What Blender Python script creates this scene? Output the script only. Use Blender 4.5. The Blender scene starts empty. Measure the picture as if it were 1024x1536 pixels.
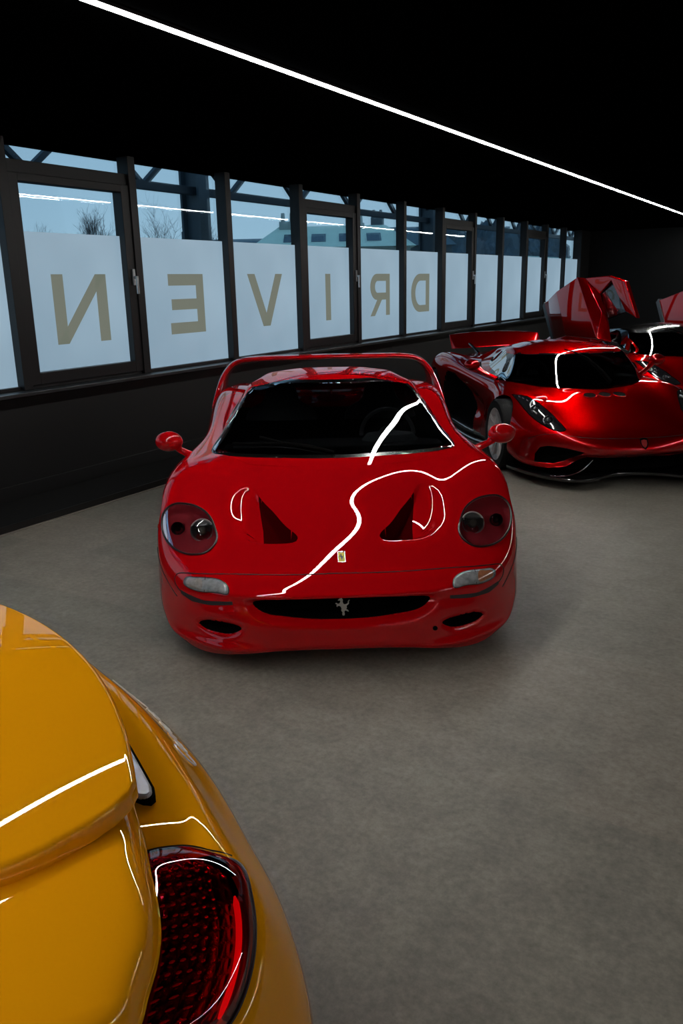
import bpy, bmesh, math, random
import numpy as np
from mathutils import Vector, Matrix
from mathutils.bvhtree import BVHTree
random.seed(7)
bpy.context.scene.name
C = bpy.context.scene.collection
PI = math.pi
YAW = math.radians(31.140256)          # the wall runs along +Y; the camera looks 31 degrees to its left

# ------------------------------------------------------------------ materials
MATS = {}
def mat(name, col, rough=.5, metal=0., coat=0., coat_rough=.03, spec=.5, emit=None, estr=0., trans=0., ior=1.45, alpha=1., bump=None, noise=None, coat_ior=1.5):
    if name in MATS: return MATS[name]
    m = bpy.data.materials.new(name); m.use_nodes = True
    nt = m.node_tree; b = nt.nodes['Principled BSDF']
    b.inputs['Base Color'].default_value = (*col, 1)
    b.inputs['Roughness'].default_value = rough
    b.inputs['Metallic'].default_value = metal
    b.inputs['Coat Weight'].default_value = coat
    b.inputs['Coat Roughness'].default_value = coat_rough
    b.inputs['Coat IOR'].default_value = coat_ior
    b.inputs['Specular IOR Level'].default_value = spec
    b.inputs['Transmission Weight'].default_value = trans
    b.inputs['IOR'].default_value = ior
    b.inputs['Alpha'].default_value = alpha
    if emit: b.inputs['Emission Color'].default_value = (*emit, 1); b.inputs['Emission Strength'].default_value = estr
    if noise:   # (scale, amount): slight value variation so that no surface is a flat colour
        tc = nt.nodes.new('ShaderNodeTexCoord'); n = nt.nodes.new('ShaderNodeTexNoise'); n.inputs['Scale'].default_value = noise[0]; n.inputs['Detail'].default_value = 4
        r = nt.nodes.new('ShaderNodeMapRange'); r.inputs[3].default_value = 1-noise[1]; r.inputs[4].default_value = 1+noise[1]
        mx = nt.nodes.new('ShaderNodeMix'); mx.data_type = 'RGBA'; mx.blend_type = 'MULTIPLY'; mx.inputs[0].default_value = 1
        mx.inputs[6].default_value = (*col, 1)
        nt.links.new(tc.outputs['Object'], n.inputs['Vector']); nt.links.new(n.outputs['Fac'], r.inputs[0])
        nt.links.new(r.outputs[0], mx.inputs[7]); nt.links.new(mx.outputs[2], b.inputs['Base Color'])
    if bump:
        tc = nt.nodes.new('ShaderNodeTexCoord'); n = nt.nodes.new('ShaderNodeTexNoise'); n.inputs['Scale'].default_value = bump[0]; n.inputs['Detail'].default_value = 5
        bp = nt.nodes.new('ShaderNodeBump'); bp.inputs['Strength'].default_value = bump[1]; bp.inputs['Distance'].default_value = bump[2] if len(bump) > 2 else .01
        nt.links.new(tc.outputs['Object'], n.inputs['Vector']); nt.links.new(n.outputs['Fac'], bp.inputs['Height']); nt.links.new(bp.outputs[0], b.inputs['Normal'])
    MATS[name] = m
    return m

def glassy(name, tint, gloss=.08, rough=.0, facing=.6):
    """thin glass: see-through tinted, with a mirror-like sheen that grows towards grazing"""
    if name in MATS: return MATS[name]
    m = bpy.data.materials.new(name); m.use_nodes = True; nt = m.node_tree; nt.nodes.clear()
    o = nt.nodes.new('ShaderNodeOutputMaterial'); t = nt.nodes.new('ShaderNodeBsdfTransparent'); t.inputs[0].default_value = (*tint, 1)
    g = nt.nodes.new('ShaderNodeBsdfGlossy'); g.inputs[0].default_value = (1, 1, 1, 1); g.inputs['Roughness'].default_value = rough
    f = nt.nodes.new('ShaderNodeFresnel'); f.inputs[0].default_value = 1.5
    r = nt.nodes.new('ShaderNodeMapRange'); r.inputs[1].default_value = 0; r.inputs[2].default_value = 1; r.inputs[3].default_value = gloss; r.inputs[4].default_value = facing
    mx = nt.nodes.new('ShaderNodeMixShader')
    nt.links.new(f.outputs[0], r.inputs[0]); nt.links.new(r.outputs[0], mx.inputs[0]); nt.links.new(t.outputs[0], mx.inputs[1]); nt.links.new(g.outputs[0], mx.inputs[2])
    nt.links.new(mx.outputs[0], o.inputs[0])
    MATS[name] = m
    return m

# ------------------------------------------------------------------ object helpers
def link(o, parent=None):
    C.objects.link(o)
    if parent: o.parent = parent
    return o
def meshobj(name, verts, faces, m, parent=None, smooth=True, mats=None, fm=None):
    me = bpy.data.meshes.new(name)
    me.from_pydata([tuple(map(float, v)) for v in verts], [], [tuple(int(i) for i in f) for f in faces])
    if mats:
        for q in mats: me.materials.append(q)
        if fm is not None: me.polygons.foreach_set('material_index', fm)
    else: me.materials.append(m)
    me.polygons.foreach_set('use_smooth', [bool(smooth)]*len(me.polygons))
    me.update()
    return link(bpy.data.objects.new(name, me), parent)
def empty(name, loc=(0, 0, 0), rz=0., label=None, cat=None, group=None):
    o = bpy.data.objects.new(name, None); o.empty_display_size = .2; C.objects.link(o); o.location = loc; o.rotation_euler = (0, 0, rz)
    if label: tag(o, label, cat, group)
    return o
def tag(o, label, cat, group=None):
    o['label'] = label; o['category'] = cat
    if group: o['group'] = group
    return o
def structure(o): o['kind'] = 'structure'; return o

class MB:
    """collects boxes, tubes, prisms and lathes; build() links them as one mesh"""
    def __init__(s): s.v = []; s.f = []
    def add(s, v, f):
        n = len(s.v); s.v += [tuple(p) for p in v]; s.f += [tuple(i+n for i in q) for q in f]; return s
    def box(s, a, b):
        (x0, y0, z0), (x1, y1, z1) = a, b
        return s.add([(x0,y0,z0),(x1,y0,z0),(x1,y1,z0),(x0,y1,z0),(x0,y0,z1),(x1,y0,z1),(x1,y1,z1),(x0,y1,z1)],
                     [(0,3,2,1),(4,5,6,7),(0,1,5,4),(1,2,6,5),(2,3,7,6),(3,0,4,7)])
    def bar(s, p, q, w, h, up=(0, 0, 1)):
        p, q = Vector(p), Vector(q); d = (q-p).normalized(); u = Vector(up); r = d.cross(u).normalized(); u = r.cross(d)
        vs = [c + r*a*w/2 + u*b*h/2 for c in (p, q) for a, b in ((-1,-1),(1,-1),(1,1),(-1,1))]
        return s.add(vs, [(0,1,2,3),(7,6,5,4),(0,4,5,1),(1,5,6,2),(2,6,7,3),(3,7,4,0)])
    def tube(s, pts, rad, n=8, closed=False, caps=True, squash=None):
        pts = [Vector(p) for p in pts]; m = len(pts)
        R = rad if hasattr(rad, '__len__') else [rad]*m
        vs = []; prev = None
        for i, p in enumerate(pts):
            if closed: t = pts[(i+1) % m]-pts[i-1]
            else: t = pts[min(i+1, m-1)]-pts[max(i-1, 0)]
            if t.length < 1e-9: t = Vector((0, 0, 1))
            t.normalize()
            if prev is None:
                prev = t.orthogonal().normalized()
            prev = (prev - t*prev.dot(t)); 
            if prev.length < 1e-6: prev = t.orthogonal()
            prev.normalize(); b = t.cross(prev)
            for k in range(n):
                a = 2*PI*k/n; vs.append(p + (prev*math.cos(a) + b*math.sin(a)*(squash or 1))*R[i])
        fs = []
        for i in range(m if closed else m-1):
            for k in range(n):
                j = (i+1) % m; fs.append((i*n+k, i*n+(k+1) % n, j*n+(k+1) % n, j*n+k))
        if not closed and caps: fs.append(tuple(range(n))[::-1]); fs.append(tuple((m-1)*n+k for k in range(n)))
        return s.add(vs, fs)
    def lathe(s, prof, n=32, M=None, closed=False):
        """prof: (radius, height) pairs turned about the local Z axis, then placed by matrix M"""
        M = M or Matrix(); vs = []; m = len(prof)
        for r, h in prof:
            for k in range(n): a = 2*PI*k/n; vs.append(M @ Vector((r*math.cos(a), r*math.sin(a), h)))
        fs = [(i*n+k, i*n+(k+1) % n, ((i+1) % m)*n+(k+1) % n, ((i+1) % m)*n+k) for i in range(m if closed else m-1) for k in range(n)]
        if not closed: fs.append(tuple(range(n))[::-1]); fs.append(tuple((m-1)*n+k for k in range(n)))
        return s.add(vs, fs)
    def prism(s, poly, M, h):
        """2-D polygon extruded by h along the local Z of M"""
        n = len(poly); vs = [M @ Vector((x, y, 0)) for x, y in poly] + [M @ Vector((x, y, h)) for x, y in poly]
        return s.add(vs, [tuple(range(n))[::-1], tuple(range(n, 2*n))] + [(i, (i+1) % n, n+(i+1) % n, n+i) for i in range(n)])
    def build(s, name, m, parent=None, smooth=False, bevel=0.):
        o = meshobj(name, s.v, s.f, m, parent, smooth)
        if smooth == 'auto' or smooth:
            try:
                o.data.set_sharp_from_angle(angle=math.radians(40))
            except Exception: pass
        if bevel:
            bv = o.modifiers.new('bevel', 'BEVEL'); bv.width = bevel; bv.segments = 2; bv.limit_method = 'ANGLE'
        return o

# ------------------------------------------------------------------ splines and spline surfaces
def nat_basis(kn, t):
    """matrix taking data at knots kn to a natural cubic interpolant's values at t"""
    kn = np.asarray(kn, float); t = np.asarray(t, float); n = len(kn); h = np.diff(kn)
    A = np.zeros((n, n)); R = np.zeros((n, n)); A[0, 0] = A[-1, -1] = 1
    for i in range(1, n-1):
        A[i, i-1] = h[i-1]; A[i, i] = 2*(h[i-1]+h[i]); A[i, i+1] = h[i]
        R[i, i-1] = 6/h[i-1]; R[i, i] = -6/h[i-1]-6/h[i]; R[i, i+1] = 6/h[i]
    M2 = np.linalg.solve(A, R)
    k = np.clip(np.searchsorted(kn, t, side='right')-1, 0, n-2); hh = h[k]
    a = (kn[k+1]-t)/hh; b = (t-kn[k])/hh; B = np.zeros((len(t), n)); r = np.arange(len(t))
    B[r, k] += a; B[r, k+1] += b
    B += ((a**3-a)*hh*hh/6)[:, None]*M2[k] + ((b**3-b)*hh*hh/6)[:, None]*M2[k+1]
    return B
def chord(P, axis, power=.75):
    D = np.linalg.norm(np.diff(P, axis=axis), axis=2)**power; d = D.mean(axis=1-axis); return np.concatenate([[0], np.cumsum(d)])
class Surf:
    """bicubic C2 surface through a grid of points P[i][j]; v is periodic when wrap is set"""
    def __init__(s, P, wrap=False, power=.75):
        P = np.asarray(P, float); s.wrap = wrap
        s.P = P
        if wrap:
            k = 5; Q = np.concatenate([P[:, -k:], P, P[:, :k+1]], axis=1); s.Q = Q
            kv = chord(Q, 1, power); s.kv = kv-kv[k]; s.v1 = s.kv[k+P.shape[1]]
        else: s.Q = P; s.kv = chord(P, 1, power); s.v1 = s.kv[-1]
        s.ku = chord(P, 0, power); s.u1 = s.ku[-1]
    def grid(s, us, vs): 
        Bu = nat_basis(s.ku, us); Bv = nat_basis(s.kv, vs)
        return np.einsum('ai,ijk,bj->abk', Bu, s.Q, Bv)
    def at(s, us, vs):
        us = np.clip(us, 0, s.u1)
        vs = np.mod(vs, s.v1) if s.wrap else np.clip(vs, 0, s.v1)
        Bu = nat_basis(s.ku, us); Bv = nat_basis(s.kv, vs)
        return np.einsum('ai,ijk,aj->ak', Bu, s.Q, Bv)
def mirror_cols(P, loop):
    """P[i][j] for x>=0, j from the top centre outward; returns the full width (a closed loop when loop)"""
    P = np.asarray(P, float); Q = P.copy(); Q[:, :, 0] *= -1
    return np.concatenate([P, Q[:, ::-1][:, 1:-1]], axis=1) if loop else np.concatenate([Q[:, ::-1], P[:, 1:]], axis=1)
def spl(pts, n, closed=False, power=.8):
    """n points along a cubic spline through pts"""
    P = np.asarray(pts, float)
    if closed:
        k = 3; m = len(P); P = np.concatenate([P[-k:], P, P[:k+1]])
    d = np.concatenate([[0], np.cumsum(np.linalg.norm(np.diff(P, axis=0), axis=1)**power)])
    t = np.linspace(d[k], d[k+m], n, endpoint=False) if closed else np.linspace(0, d[-1], n)
    return nat_basis(d, t) @ P
def poly_sd(X, Y, poly):
    """signed distance (negative inside) of points to a closed 2-D polygon"""
    P = np.asarray(poly, float); best = np.full(X.shape, 1e9); ins = np.zeros(X.shape, bool)
    for i in range(len(P)):
        a, b = P[i], P[(i+1) % len(P)]; e = b-a; L = e@e + 1e-12
        t = np.clip(((X-a[0])*e[0]+(Y-a[1])*e[1])/L, 0, 1)
        best = np.minimum(best, np.hypot(X-a[0]-t*e[0], Y-a[1]-t*e[1]))
        c = ((a[1] > Y) != (b[1] > Y)) & (X < (b[0]-a[0])*(Y-a[1])/(b[1]-a[1]+1e-15)+a[0]); ins ^= c
    return np.where(ins, -best, best)
def sstep(a, b, x): t = np.clip((x-a)/(b-a), 0, 1); return t*t*(3-2*t)

class Skin:
    """a densely sampled Surf with features cut into it. Each feature: sd(P)->signed distance, snapped to its outline"""
    def __init__(s, surf, us, vs):
        s.S = surf; s.nu, s.nv = len(us), len(vs); s.U, s.V = [a.ravel() for a in np.meshgrid(us, vs, indexing='ij')]
        s.P = s.S.grid(us, vs).reshape(-1, 3); s.P0 = s.P.copy()
        F = []
        nv = s.nv; a = np.arange(s.nu-1)[:, None]*nv; j = np.arange(nv if surf.wrap else nv-1)[None, :]; jn = (j+1) % nv
        s.F = np.stack([a+j, a+jn, a+nv+jn, a+nv+j], axis=-1).reshape(-1, 4)
        s.label = np.zeros(len(s.F), int); s.alive = np.ones(len(s.F), bool)
    def snap(s, sd, width=.006, iters=2):
        """slide vertices near the outline along the surface onto it"""
        for _ in range(iters):
            d = sd(s.P0); k = np.where(np.abs(d) < width*.55)[0]
            if not len(k): return
            e = 1e-4
            p = s.S.at(s.U[k], s.V[k]); pu = s.S.at(s.U[k]+e, s.V[k]); pv = s.S.at(s.U[k], s.V[k]+e)
            d0 = sd(p); gu = (sd(pu)-d0)/e; gv = (sd(pv)-d0)/e
            lu = np.linalg.norm(pu-p, axis=1)/e+1e-9; lv = np.linalg.norm(pv-p, axis=1)/e+1e-9
            Gu, Gv = gu/lu, gv/lv; q = Gu**2+Gv**2+1e-6
            du = -d0*Gu/q/lu; dv = -d0*Gv/q/lv
            mx = width*1.2; du = np.clip(du, -mx/lu, mx/lu); dv = np.clip(dv, -mx/lv, mx/lv)
            s.U[k] += du; s.V[k] += dv; s.P0[k] = s.S.at(s.U[k], s.V[k])
        s.P = s.P0.copy()
    def push(s, fn): s.P += fn(s.P0)
    def faces_where(s, sd, thr=-1e-4):
        c = s.P0[s.F].mean(axis=1); return sd(c) < thr
    def normals(s):
        a, b = s.P[s.F[:, 2]]-s.P[s.F[:, 0]], s.P[s.F[:, 3]]-s.P[s.F[:, 1]]; n = np.cross(a, b)
        N = np.zeros_like(s.P)
        for k in range(4): np.add.at(N, s.F[:, k], n)
        return N/(np.linalg.norm(N, axis=1)[:, None]+1e-12)
    def part(s, lab, name, m, parent, flip=False, thickness=0., split=False, side=0, **kw):
        if split: return [s.part(lab, name, m, parent, flip, thickness, side=q, **kw) for q in (-1, 1)]
        sel = (s.label == lab) & s.alive
        if side: sel &= (s.P0[s.F].mean(axis=1)[:, 0]*side > 0)
        F = s.F[sel]
        used, inv = np.unique(F, return_inverse=True); F2 = inv.reshape(F.shape)
        if flip: F2 = F2[:, ::-1]
        o = meshobj(name, s.P[used].tolist(), F2.tolist(), m, parent, **kw)
        # drop collapsed faces
        bm = bmesh.new(); bm.from_mesh(o.data); bmesh.ops.dissolve_degenerate(bm, dist=1e-5, edges=bm.edges); bm.to_mesh(o.data); bm.free()
        if thickness:
            sm = o.modifiers.new('shell', 'SOLIDIFY'); sm.thickness = thickness; sm.offset = -1
        return o
    def bvh(s): return BVHTree.FromPolygons([Vector(p) for p in s.P0.tolist()], s.F.tolist())
def drop(bvh, pts, axis='z', off=0.):
    """project 2-D points onto a surface from above ('z': x,y) or from the front ('y': x,z)"""
    out = []
    for q in pts:
        if axis == 'z': r = bvh.ray_cast(Vector((q[0], q[1], 3)), Vector((0, 0, -1)))
        elif axis == 'y': r = bvh.ray_cast(Vector((q[0], -2, q[1])), Vector((0, 1, 0)))
        elif axis == 'x+': r = bvh.ray_cast(Vector((3, q[0], q[1])), Vector((-1, 0, 0)))
        else: r = bvh.ray_cast(Vector((-3, q[0], q[1])), Vector((1, 0, 0)))
        if r[0] is None: continue
        n = r[1]
        d = {'z': Vector((0,0,1)), 'y': Vector((0,-1,0)), 'x+': Vector((1,0,0)), 'x-': Vector((-1,0,0))}[axis]
        if n.dot(d) < 0: n = -n
        out.append(r[0]+n*off)
    return out
def tube_on(bvh, pts, name, m, parent, rad=.003, axis='z', off=0., closed=False, n=6):
    p = drop(bvh, pts, axis, off)
    return MB().tube(p, rad, n, closed).build(name, m, parent, True)
def patch(bvh, outline, name, m, parent, axis='z', off=.003, rings=8, dome=0., rim=0.):
    """a closed patch lying on the surface inside an outline, slightly domed"""
    O = np.asarray(outline, float); c = O.mean(axis=0); pts = []; N = len(O)
    V = []
    for k in range(rings, 0, -1):
        t = k/rings; q = c+(O-c)*t
        pp = drop(bvh, q.tolist(), axis, 0)
        if len(pp) != N: raise RuntimeError('patch misses '+name)
        nn = drop(bvh, q.tolist(), axis, off+dome*(1-t*t))
        V += [tuple(x) for x in nn]
    cc = drop(bvh, [c.tolist()], axis, off+dome)[0]; V.append(tuple(cc))
    F = []
    for k in range(rings-1):
        for i in range(N): F.append((k*N+i, k*N+(i+1) % N, (k+1)*N+(i+1) % N, (k+1)*N+i))
    F += [((rings-1)*N+i, (rings-1)*N+(i+1) % N, len(V)-1) for i in range(N)]
    if rim:   # turn the edge down into the body
        b = drop(bvh, O.tolist(), axis, -rim); k0 = len(V); V += [tuple(x) for x in b]
        F += [(i, k0+i, k0+(i+1) % N, (i+1) % N) for i in range(N)]
    return meshobj(name, V, F, m, parent)
# ------------------------------------------------------------------ the room
XG = -5.95                      # glass plane
blackwall = mat('black_wall', (.0065, .0065, .007), .55, noise=(3, .15))
blackceil = mat('black_ceiling', (.0008, .0009, .001), .9, spec=.0, noise=(2, .2))
frame_m = mat('dark_window_frame', (.007, .007, .0078), .45, noise=(8, .2))
sill_m = mat('sill_board', (.025, .027, .03), .32, noise=(5, .2))
carpet = mat('charcoal_carpet', (.015, .0155, .016), .95, spec=.15, bump=(500, .6, .004), noise=(180, .35))

def floor_mat():
    m = bpy.data.materials.new('grey_stone_floor'); m.use_nodes = True; nt = m.node_tree; N = nt.nodes; L = nt.links
    b = N['Principled BSDF']; tc = N.new('ShaderNodeTexCoord')
    mp = N.new('ShaderNodeMapping'); mp.inputs['Rotation'].default_value = (0, 0, 0); L.new(tc.outputs['Object'], mp.inputs[0])
    br = N.new('ShaderNodeTexBrick'); br.inputs['Color1'].default_value = (0, 0, 0, 1); br.inputs['Color2'].default_value = (1, 1, 1, 1); br.inputs['Mortar'].default_value = (.5, .5, .5, 1)
    br.inputs['Scale'].default_value = 1; br.inputs['Mortar Size'].default_value = 0; br.inputs['Brick Width'].default_value = 1.24; br.inputs['Row Height'].default_value = .62; br.inputs['Bias'].default_value = -.2
    L.new(mp.outputs[0], br.inputs['Vector'])
    cr = N.new('ShaderNodeValToRGB'); cr.color_ramp.elements[0].position = .55; cr.color_ramp.elements[0].color = (0, 0, 0, 1); cr.color_ramp.elements[1].position = 1; cr.color_ramp.elements[1].color = (1, 1, 1, 1)
    L.new(br.outputs['Color'], cr.inputs[0])
    n1 = N.new('ShaderNodeTexNoise'); n1.inputs['Scale'].default_value = 1.1; n1.inputs['Detail'].default_value = 6; n1.inputs['Roughness'].default_value = .6
    n2 = N.new('ShaderNodeTexNoise'); n2.inputs['Scale'].default_value = 34; n2.inputs['Detail'].default_value = 8; n2.inputs['Roughness'].default_value = .75
    n3 = N.new('ShaderNodeTexNoise'); n3.inputs['Scale'].default_value = 6; n3.inputs['Detail'].default_value = 6; n3.inputs['Roughness'].default_value = .65
    for n in (n1, n2, n3): L.new(tc.outputs['Object'], n.inputs['Vector'])
    base = N.new('ShaderNodeMix'); base.data_type = 'RGBA'; base.inputs[6].default_value = (.175, .168, .142, 1); base.inputs[7].default_value = (.27, .248, .208, 1)
    L.new(n1.outputs['Fac'], base.inputs[0])
    w = N.new('ShaderNodeMix'); w.data_type = 'RGBA'; w.inputs[7].default_value = (.33, .275, .228, 1); L.new(base.outputs[2], w.inputs[6])
    ml = N.new('ShaderNodeMath'); ml.operation = 'MULTIPLY'; ml.inputs[1].default_value = .7; L.new(cr.outputs[0], ml.inputs[0]); L.new(ml.outputs[0], w.inputs[0])
    def mul(fac_out, lo, hi, src, a=.3, z=.7):
        r = N.new('ShaderNodeMapRange'); r.inputs[1].default_value = a; r.inputs[2].default_value = z; r.inputs[3].default_value = lo; r.inputs[4].default_value = hi; L.new(fac_out, r.inputs[0])
        x = N.new('ShaderNodeMix'); x.data_type = 'RGBA'; x.blend_type = 'MULTIPLY'; x.inputs[0].default_value = 1; L.new(src, x.inputs[6]); L.new(r.outputs[0], x.inputs[7]); return x.outputs[2]
    c = mul(n2.outputs['Fac'], .72, 1.28, w.outputs[2]); c = mul(n3.outputs['Fac'], .82, 1.18, c)
    L.new(c, b.inputs['Base Color'])
    rr = N.new('ShaderNodeMapRange'); rr.inputs[3].default_value = .42; rr.inputs[4].default_value = .6; L.new(n3.outputs['Fac'], rr.inputs[0]); L.new(rr.outputs[0], b.inputs['Roughness'])
    bp = N.new('ShaderNodeBump'); bp.inputs['Strength'].default_value = .12; bp.inputs['Distance'].default_value = .003; L.new(n2.outputs['Fac'], bp.inputs['Height']); L.new(bp.outputs[0], b.inputs['Normal'])
    b.inputs['Specular IOR Level'].default_value = .35
    return m
structure(MB().box((-5.25, -5, -.1), (8, 22.6, 0)).build('floor', floor_mat()))
structure(MB().box((-6.2, -5, 2.955), (8, 22.6, 3.1)).build('ceiling', blackceil))
structure(MB().box((-6.1, -5, -.1), (-5.88, 22.6, .925)).build('wall_left', blackwall))
structure(MB().box((-6.1, 21.83, .925), (-5.88, 22.6, 2.955)).build('wall_left_end', blackwall))
structure(MB().box((-6.2, 22.6, -.1), (8, 22.8, 3.1)).build('wall_back', mat('black_back_wall', (.005, .0053, .0056), .7, spec=.2, noise=(3, .15))))
structure(MB().box((8, -5, -.1), (8.2, 22.8, 3.1)).build('wall_right', mat('dark_wall_right', (.02, .02, .021), .6, noise=(3, .15))))
structure(MB().box((-6.2, -5.2, -.1), (8.2, -5, 3.1)).build('wall_front', blackwall))
structure(MB().box((-5.88, -5, -.1), (-5.25, 22.6, .05)).build('trim_1', carpet))
structure(MB().box((-5.25, -5, 0), (-5.235, 22.6, .055)).build('trim_2', mat('black_edge_trim', (.01, .01, .01), .35)))
structure(MB().box((-5.88, -5, .05), (-5.866, 22.6, .175)).build('baseboard_left', blackwall, bevel=.003))
structure(MB().box((-5.235, -5, 0), (-5.20, 22.6, .004)).build('trim_3', mat('pale_floor_strip', (.23, .2, .17), .5, noise=(6, .2))))
s = MB(); s.box((-6.05, -5, .925), (-5.72, 21.83, .955)); structure(s.build('trim_4', sill_m, bevel=.004))

glass_m = glassy('window_glass', (.86, .92, .93), gloss=.03, facing=.95)
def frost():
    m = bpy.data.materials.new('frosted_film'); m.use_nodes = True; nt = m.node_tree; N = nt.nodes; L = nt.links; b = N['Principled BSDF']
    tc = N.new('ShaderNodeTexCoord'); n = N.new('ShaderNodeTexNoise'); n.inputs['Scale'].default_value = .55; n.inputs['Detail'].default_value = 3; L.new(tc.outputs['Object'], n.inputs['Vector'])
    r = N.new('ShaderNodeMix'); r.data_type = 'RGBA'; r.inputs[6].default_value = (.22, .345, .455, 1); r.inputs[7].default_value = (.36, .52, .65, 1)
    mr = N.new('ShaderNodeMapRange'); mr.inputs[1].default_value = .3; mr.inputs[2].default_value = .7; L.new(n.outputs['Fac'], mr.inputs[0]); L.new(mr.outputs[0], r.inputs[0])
    L.new(r.outputs[2], b.inputs['Emission Color']); b.inputs['Emission Strength'].default_value = .74; b.inputs['Base Color'].default_value = (.16, .2, .22, 1); b.inputs['Roughness'].default_value = .35  # emission stands in for daylight coming through the film
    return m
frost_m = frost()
letter_m = mat('olive_letter', (.10, .10, .075), .6, emit=(.17, .19, .155), estr=.75, noise=(4, .1))  # emission imitates daylight shining through the letters
chrome_m = mat('brushed_metal', (.55, .56, .57), .3, 1.)
Y0, PITCH = 4.60, 1.43
def quad(a, y0, z0, y1, z1):      # a double-glazed unit: two sheets, the outer one not quite parallel
    t = .0016*(z1-z0)+.0006
    return MB().add([(0, y0-a, z0-.955), (0, y1-a, z0-.955), (0, y1-a, z1-.955), (0, y0-a, z1-.955), (-.018, y0-a, z0-.955), (-.018-.0012, y1-a, z0-.955), (-.018-t-.0012, y1-a, z1-.955), (-.018-t, y0-a, z1-.955)], [(0, 1, 2, 3), (4, 5, 6, 7)])
opening = {0, 3, 6, 9}
for k in range(-4, 12):
    a = Y0+k*PITCH; b = a+PITCH; op = k in opening or k in (-3,)
    r = empty('window_%d' % (k+5), (XG, a, .955)); structure(r)
    def loc(x, y, z): return (x, y-a, z-.955)
    fr = MB(); w = .045
    def B(x0, y0, z0, x1, y1, z1, mb): mb.box((x0, y0-a, z0-.955), (x1, y1-a, z1-.955))
    B(-.05, a-w, .955, .09, a+w, 2.955, fr)                       # mullion
    if k == 11: B(-.05, b-w, .955, .09, b+w, 2.955, fr)
    B(-.05, a+w, .955, .05, b-w, .985, fr)                        # bottom rail
    fr.build('window_frame', frame_m, r, bevel=.003)
    if op:
        t = MB(); B(-.05, a+w, 2.70, .06, b-w, 2.80, t); t.build('transom', frame_m, r, bevel=.003)
        g = quad(a, a+w, 2.80, b-w, 2.955); g.build('pane', glass_m, r)
        s = MB(); y0, y1, z0, z1, q = a+w, b-w, .985, 2.70, .10
        B(-.04, y0, z0, .075, y0+q, z1, s); B(-.04, y1-q, z0, .075, y1, z1, s); B(-.04, y0+q, z0, .075, y1-q, z0+q, s); B(-.04, y0+q, z1-.065, .075, y1-q, z1, s)
        sash = s.build('sash', frame_m, r, bevel=.004)
        gy0, gy1, gz0, gz1 = y0+q, y1-q, z0+q, z1-.065
        g = quad(a, gy0, 2.25, gy1, gz1); g.build('pane', glass_m, r)
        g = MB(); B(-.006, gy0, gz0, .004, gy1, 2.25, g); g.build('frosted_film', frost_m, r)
        h = MB(); B(.075, y1-.055, 1.80, .095, y1-.02, 1.95, h); B(.095, y1-.05, 1.86, .135, y1-.028, 1.885, h); B(.12, y1-.052, 1.72, .138, y1-.026, 1.885, h)
        h.build('handle', chrome_m, r, bevel=.004)
    else:
        g = quad(a, a+w, 2.25, b-w, 2.955); g.build('pane', glass_m, r)
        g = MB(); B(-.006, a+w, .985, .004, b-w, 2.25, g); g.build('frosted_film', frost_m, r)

# letters of DRIVEN stuck on the outside, read mirrored from in here
def letter(name, polys, y0, y1, label):
    mb = MB()
    for p in polys:
        q = [(y0+(y1-y0)*u, 1.302+.603*v) for u, v in p]
        M = Matrix(((0, 0, 1, 0), (1, 0, 0, 0), (0, 1, 0, 0), (0, 0, 0, 1)))
        M = Matrix.Translation((XG+.0045, 0, 0)) @ M
        mb.prism(q, M, .0025)
    o = mb.build(name, letter_m); tag(o, label, 'letter', 'mirrored letters of the word DRIVEN on the windows'); return o
def arc(cx, cy, rx, ry, a0, a1, n=12): return [(cx+rx*math.cos(math.radians(a0+(a1-a0)*i/n)), cy+ry*math.sin(math.radians(a0+(a1-a0)*i/n))) for i in range(n+1)]
def strip(pts_o, pts_i): return [[pts_o[i], pts_o[i+1], pts_i[i+1], pts_i[i]] for i in range(len(pts_o)-1)]
letter('window_letter', [[(0,0),(.20,0),(.20,1),(0,1)], [(.80,0),(1,0),(1,1),(.80,1)], [(.0,0),(.20,0),(1,1),(.80,1)]], 5.03, 5.66, 'mirrored olive letter N on the frosted casement window')
letter('window_letter', [[(.78,0),(1,0),(1,1),(.78,1)], [(0,0),(.78,0),(.78,.19),(0,.19)], [(.06,.405),(.78,.405),(.78,.585),(.06,.585)], [(0,.81),(.78,.81),(.78,1),(0,1)]], 6.505, 7.05, 'mirrored olive letter E on a frosted window')
letter('window_letter', [[(.40,0),(.60,0),(1,1),(.80,1)], [(.40,0),(.60,0),(.20,1),(0,1)]], 7.84, 8.54, 'mirrored olive letter V on a frosted window')
letter('window_letter', [[(0,0),(1,0),(1,1),(0,1)]], 9.545, 9.67, 'olive letter I on a frosted casement window')
oR = [(.80,1)] + [(.34,1)] + arc(.34, .69, .34, .31, 90, 270, 14) + [(.80,.38)]
iR = [(.80,.83)] + [(.36,.83)] + arc(.36, .69, .13, .14, 90, 270, 14) + [(.80,.55)]
letter('window_letter', strip(oR, iR) + [[(.80,0),(1,0),(1,1),(.80,1)], [(0,0),(.22,0),(.62,.42),(.38,.42)]], 10.78, 11.39, 'mirrored olive letter R on a frosted window')
oD = [(.80,1), (.48,1)] + arc(.48, .5, .48, .5, 90, 270, 20) + [(.80,0)]
iD = [(.80,.82), (.50,.82)] + arc(.50, .5, .28, .32, 90, 270, 20) + [(.80,.18)]
letter('window_letter', strip(oD, iD) + [[(.80,0),(1,0),(1,1),(.80,1)]], 12.13, 12.81, 'mirrored olive letter D on a frosted window')

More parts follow.
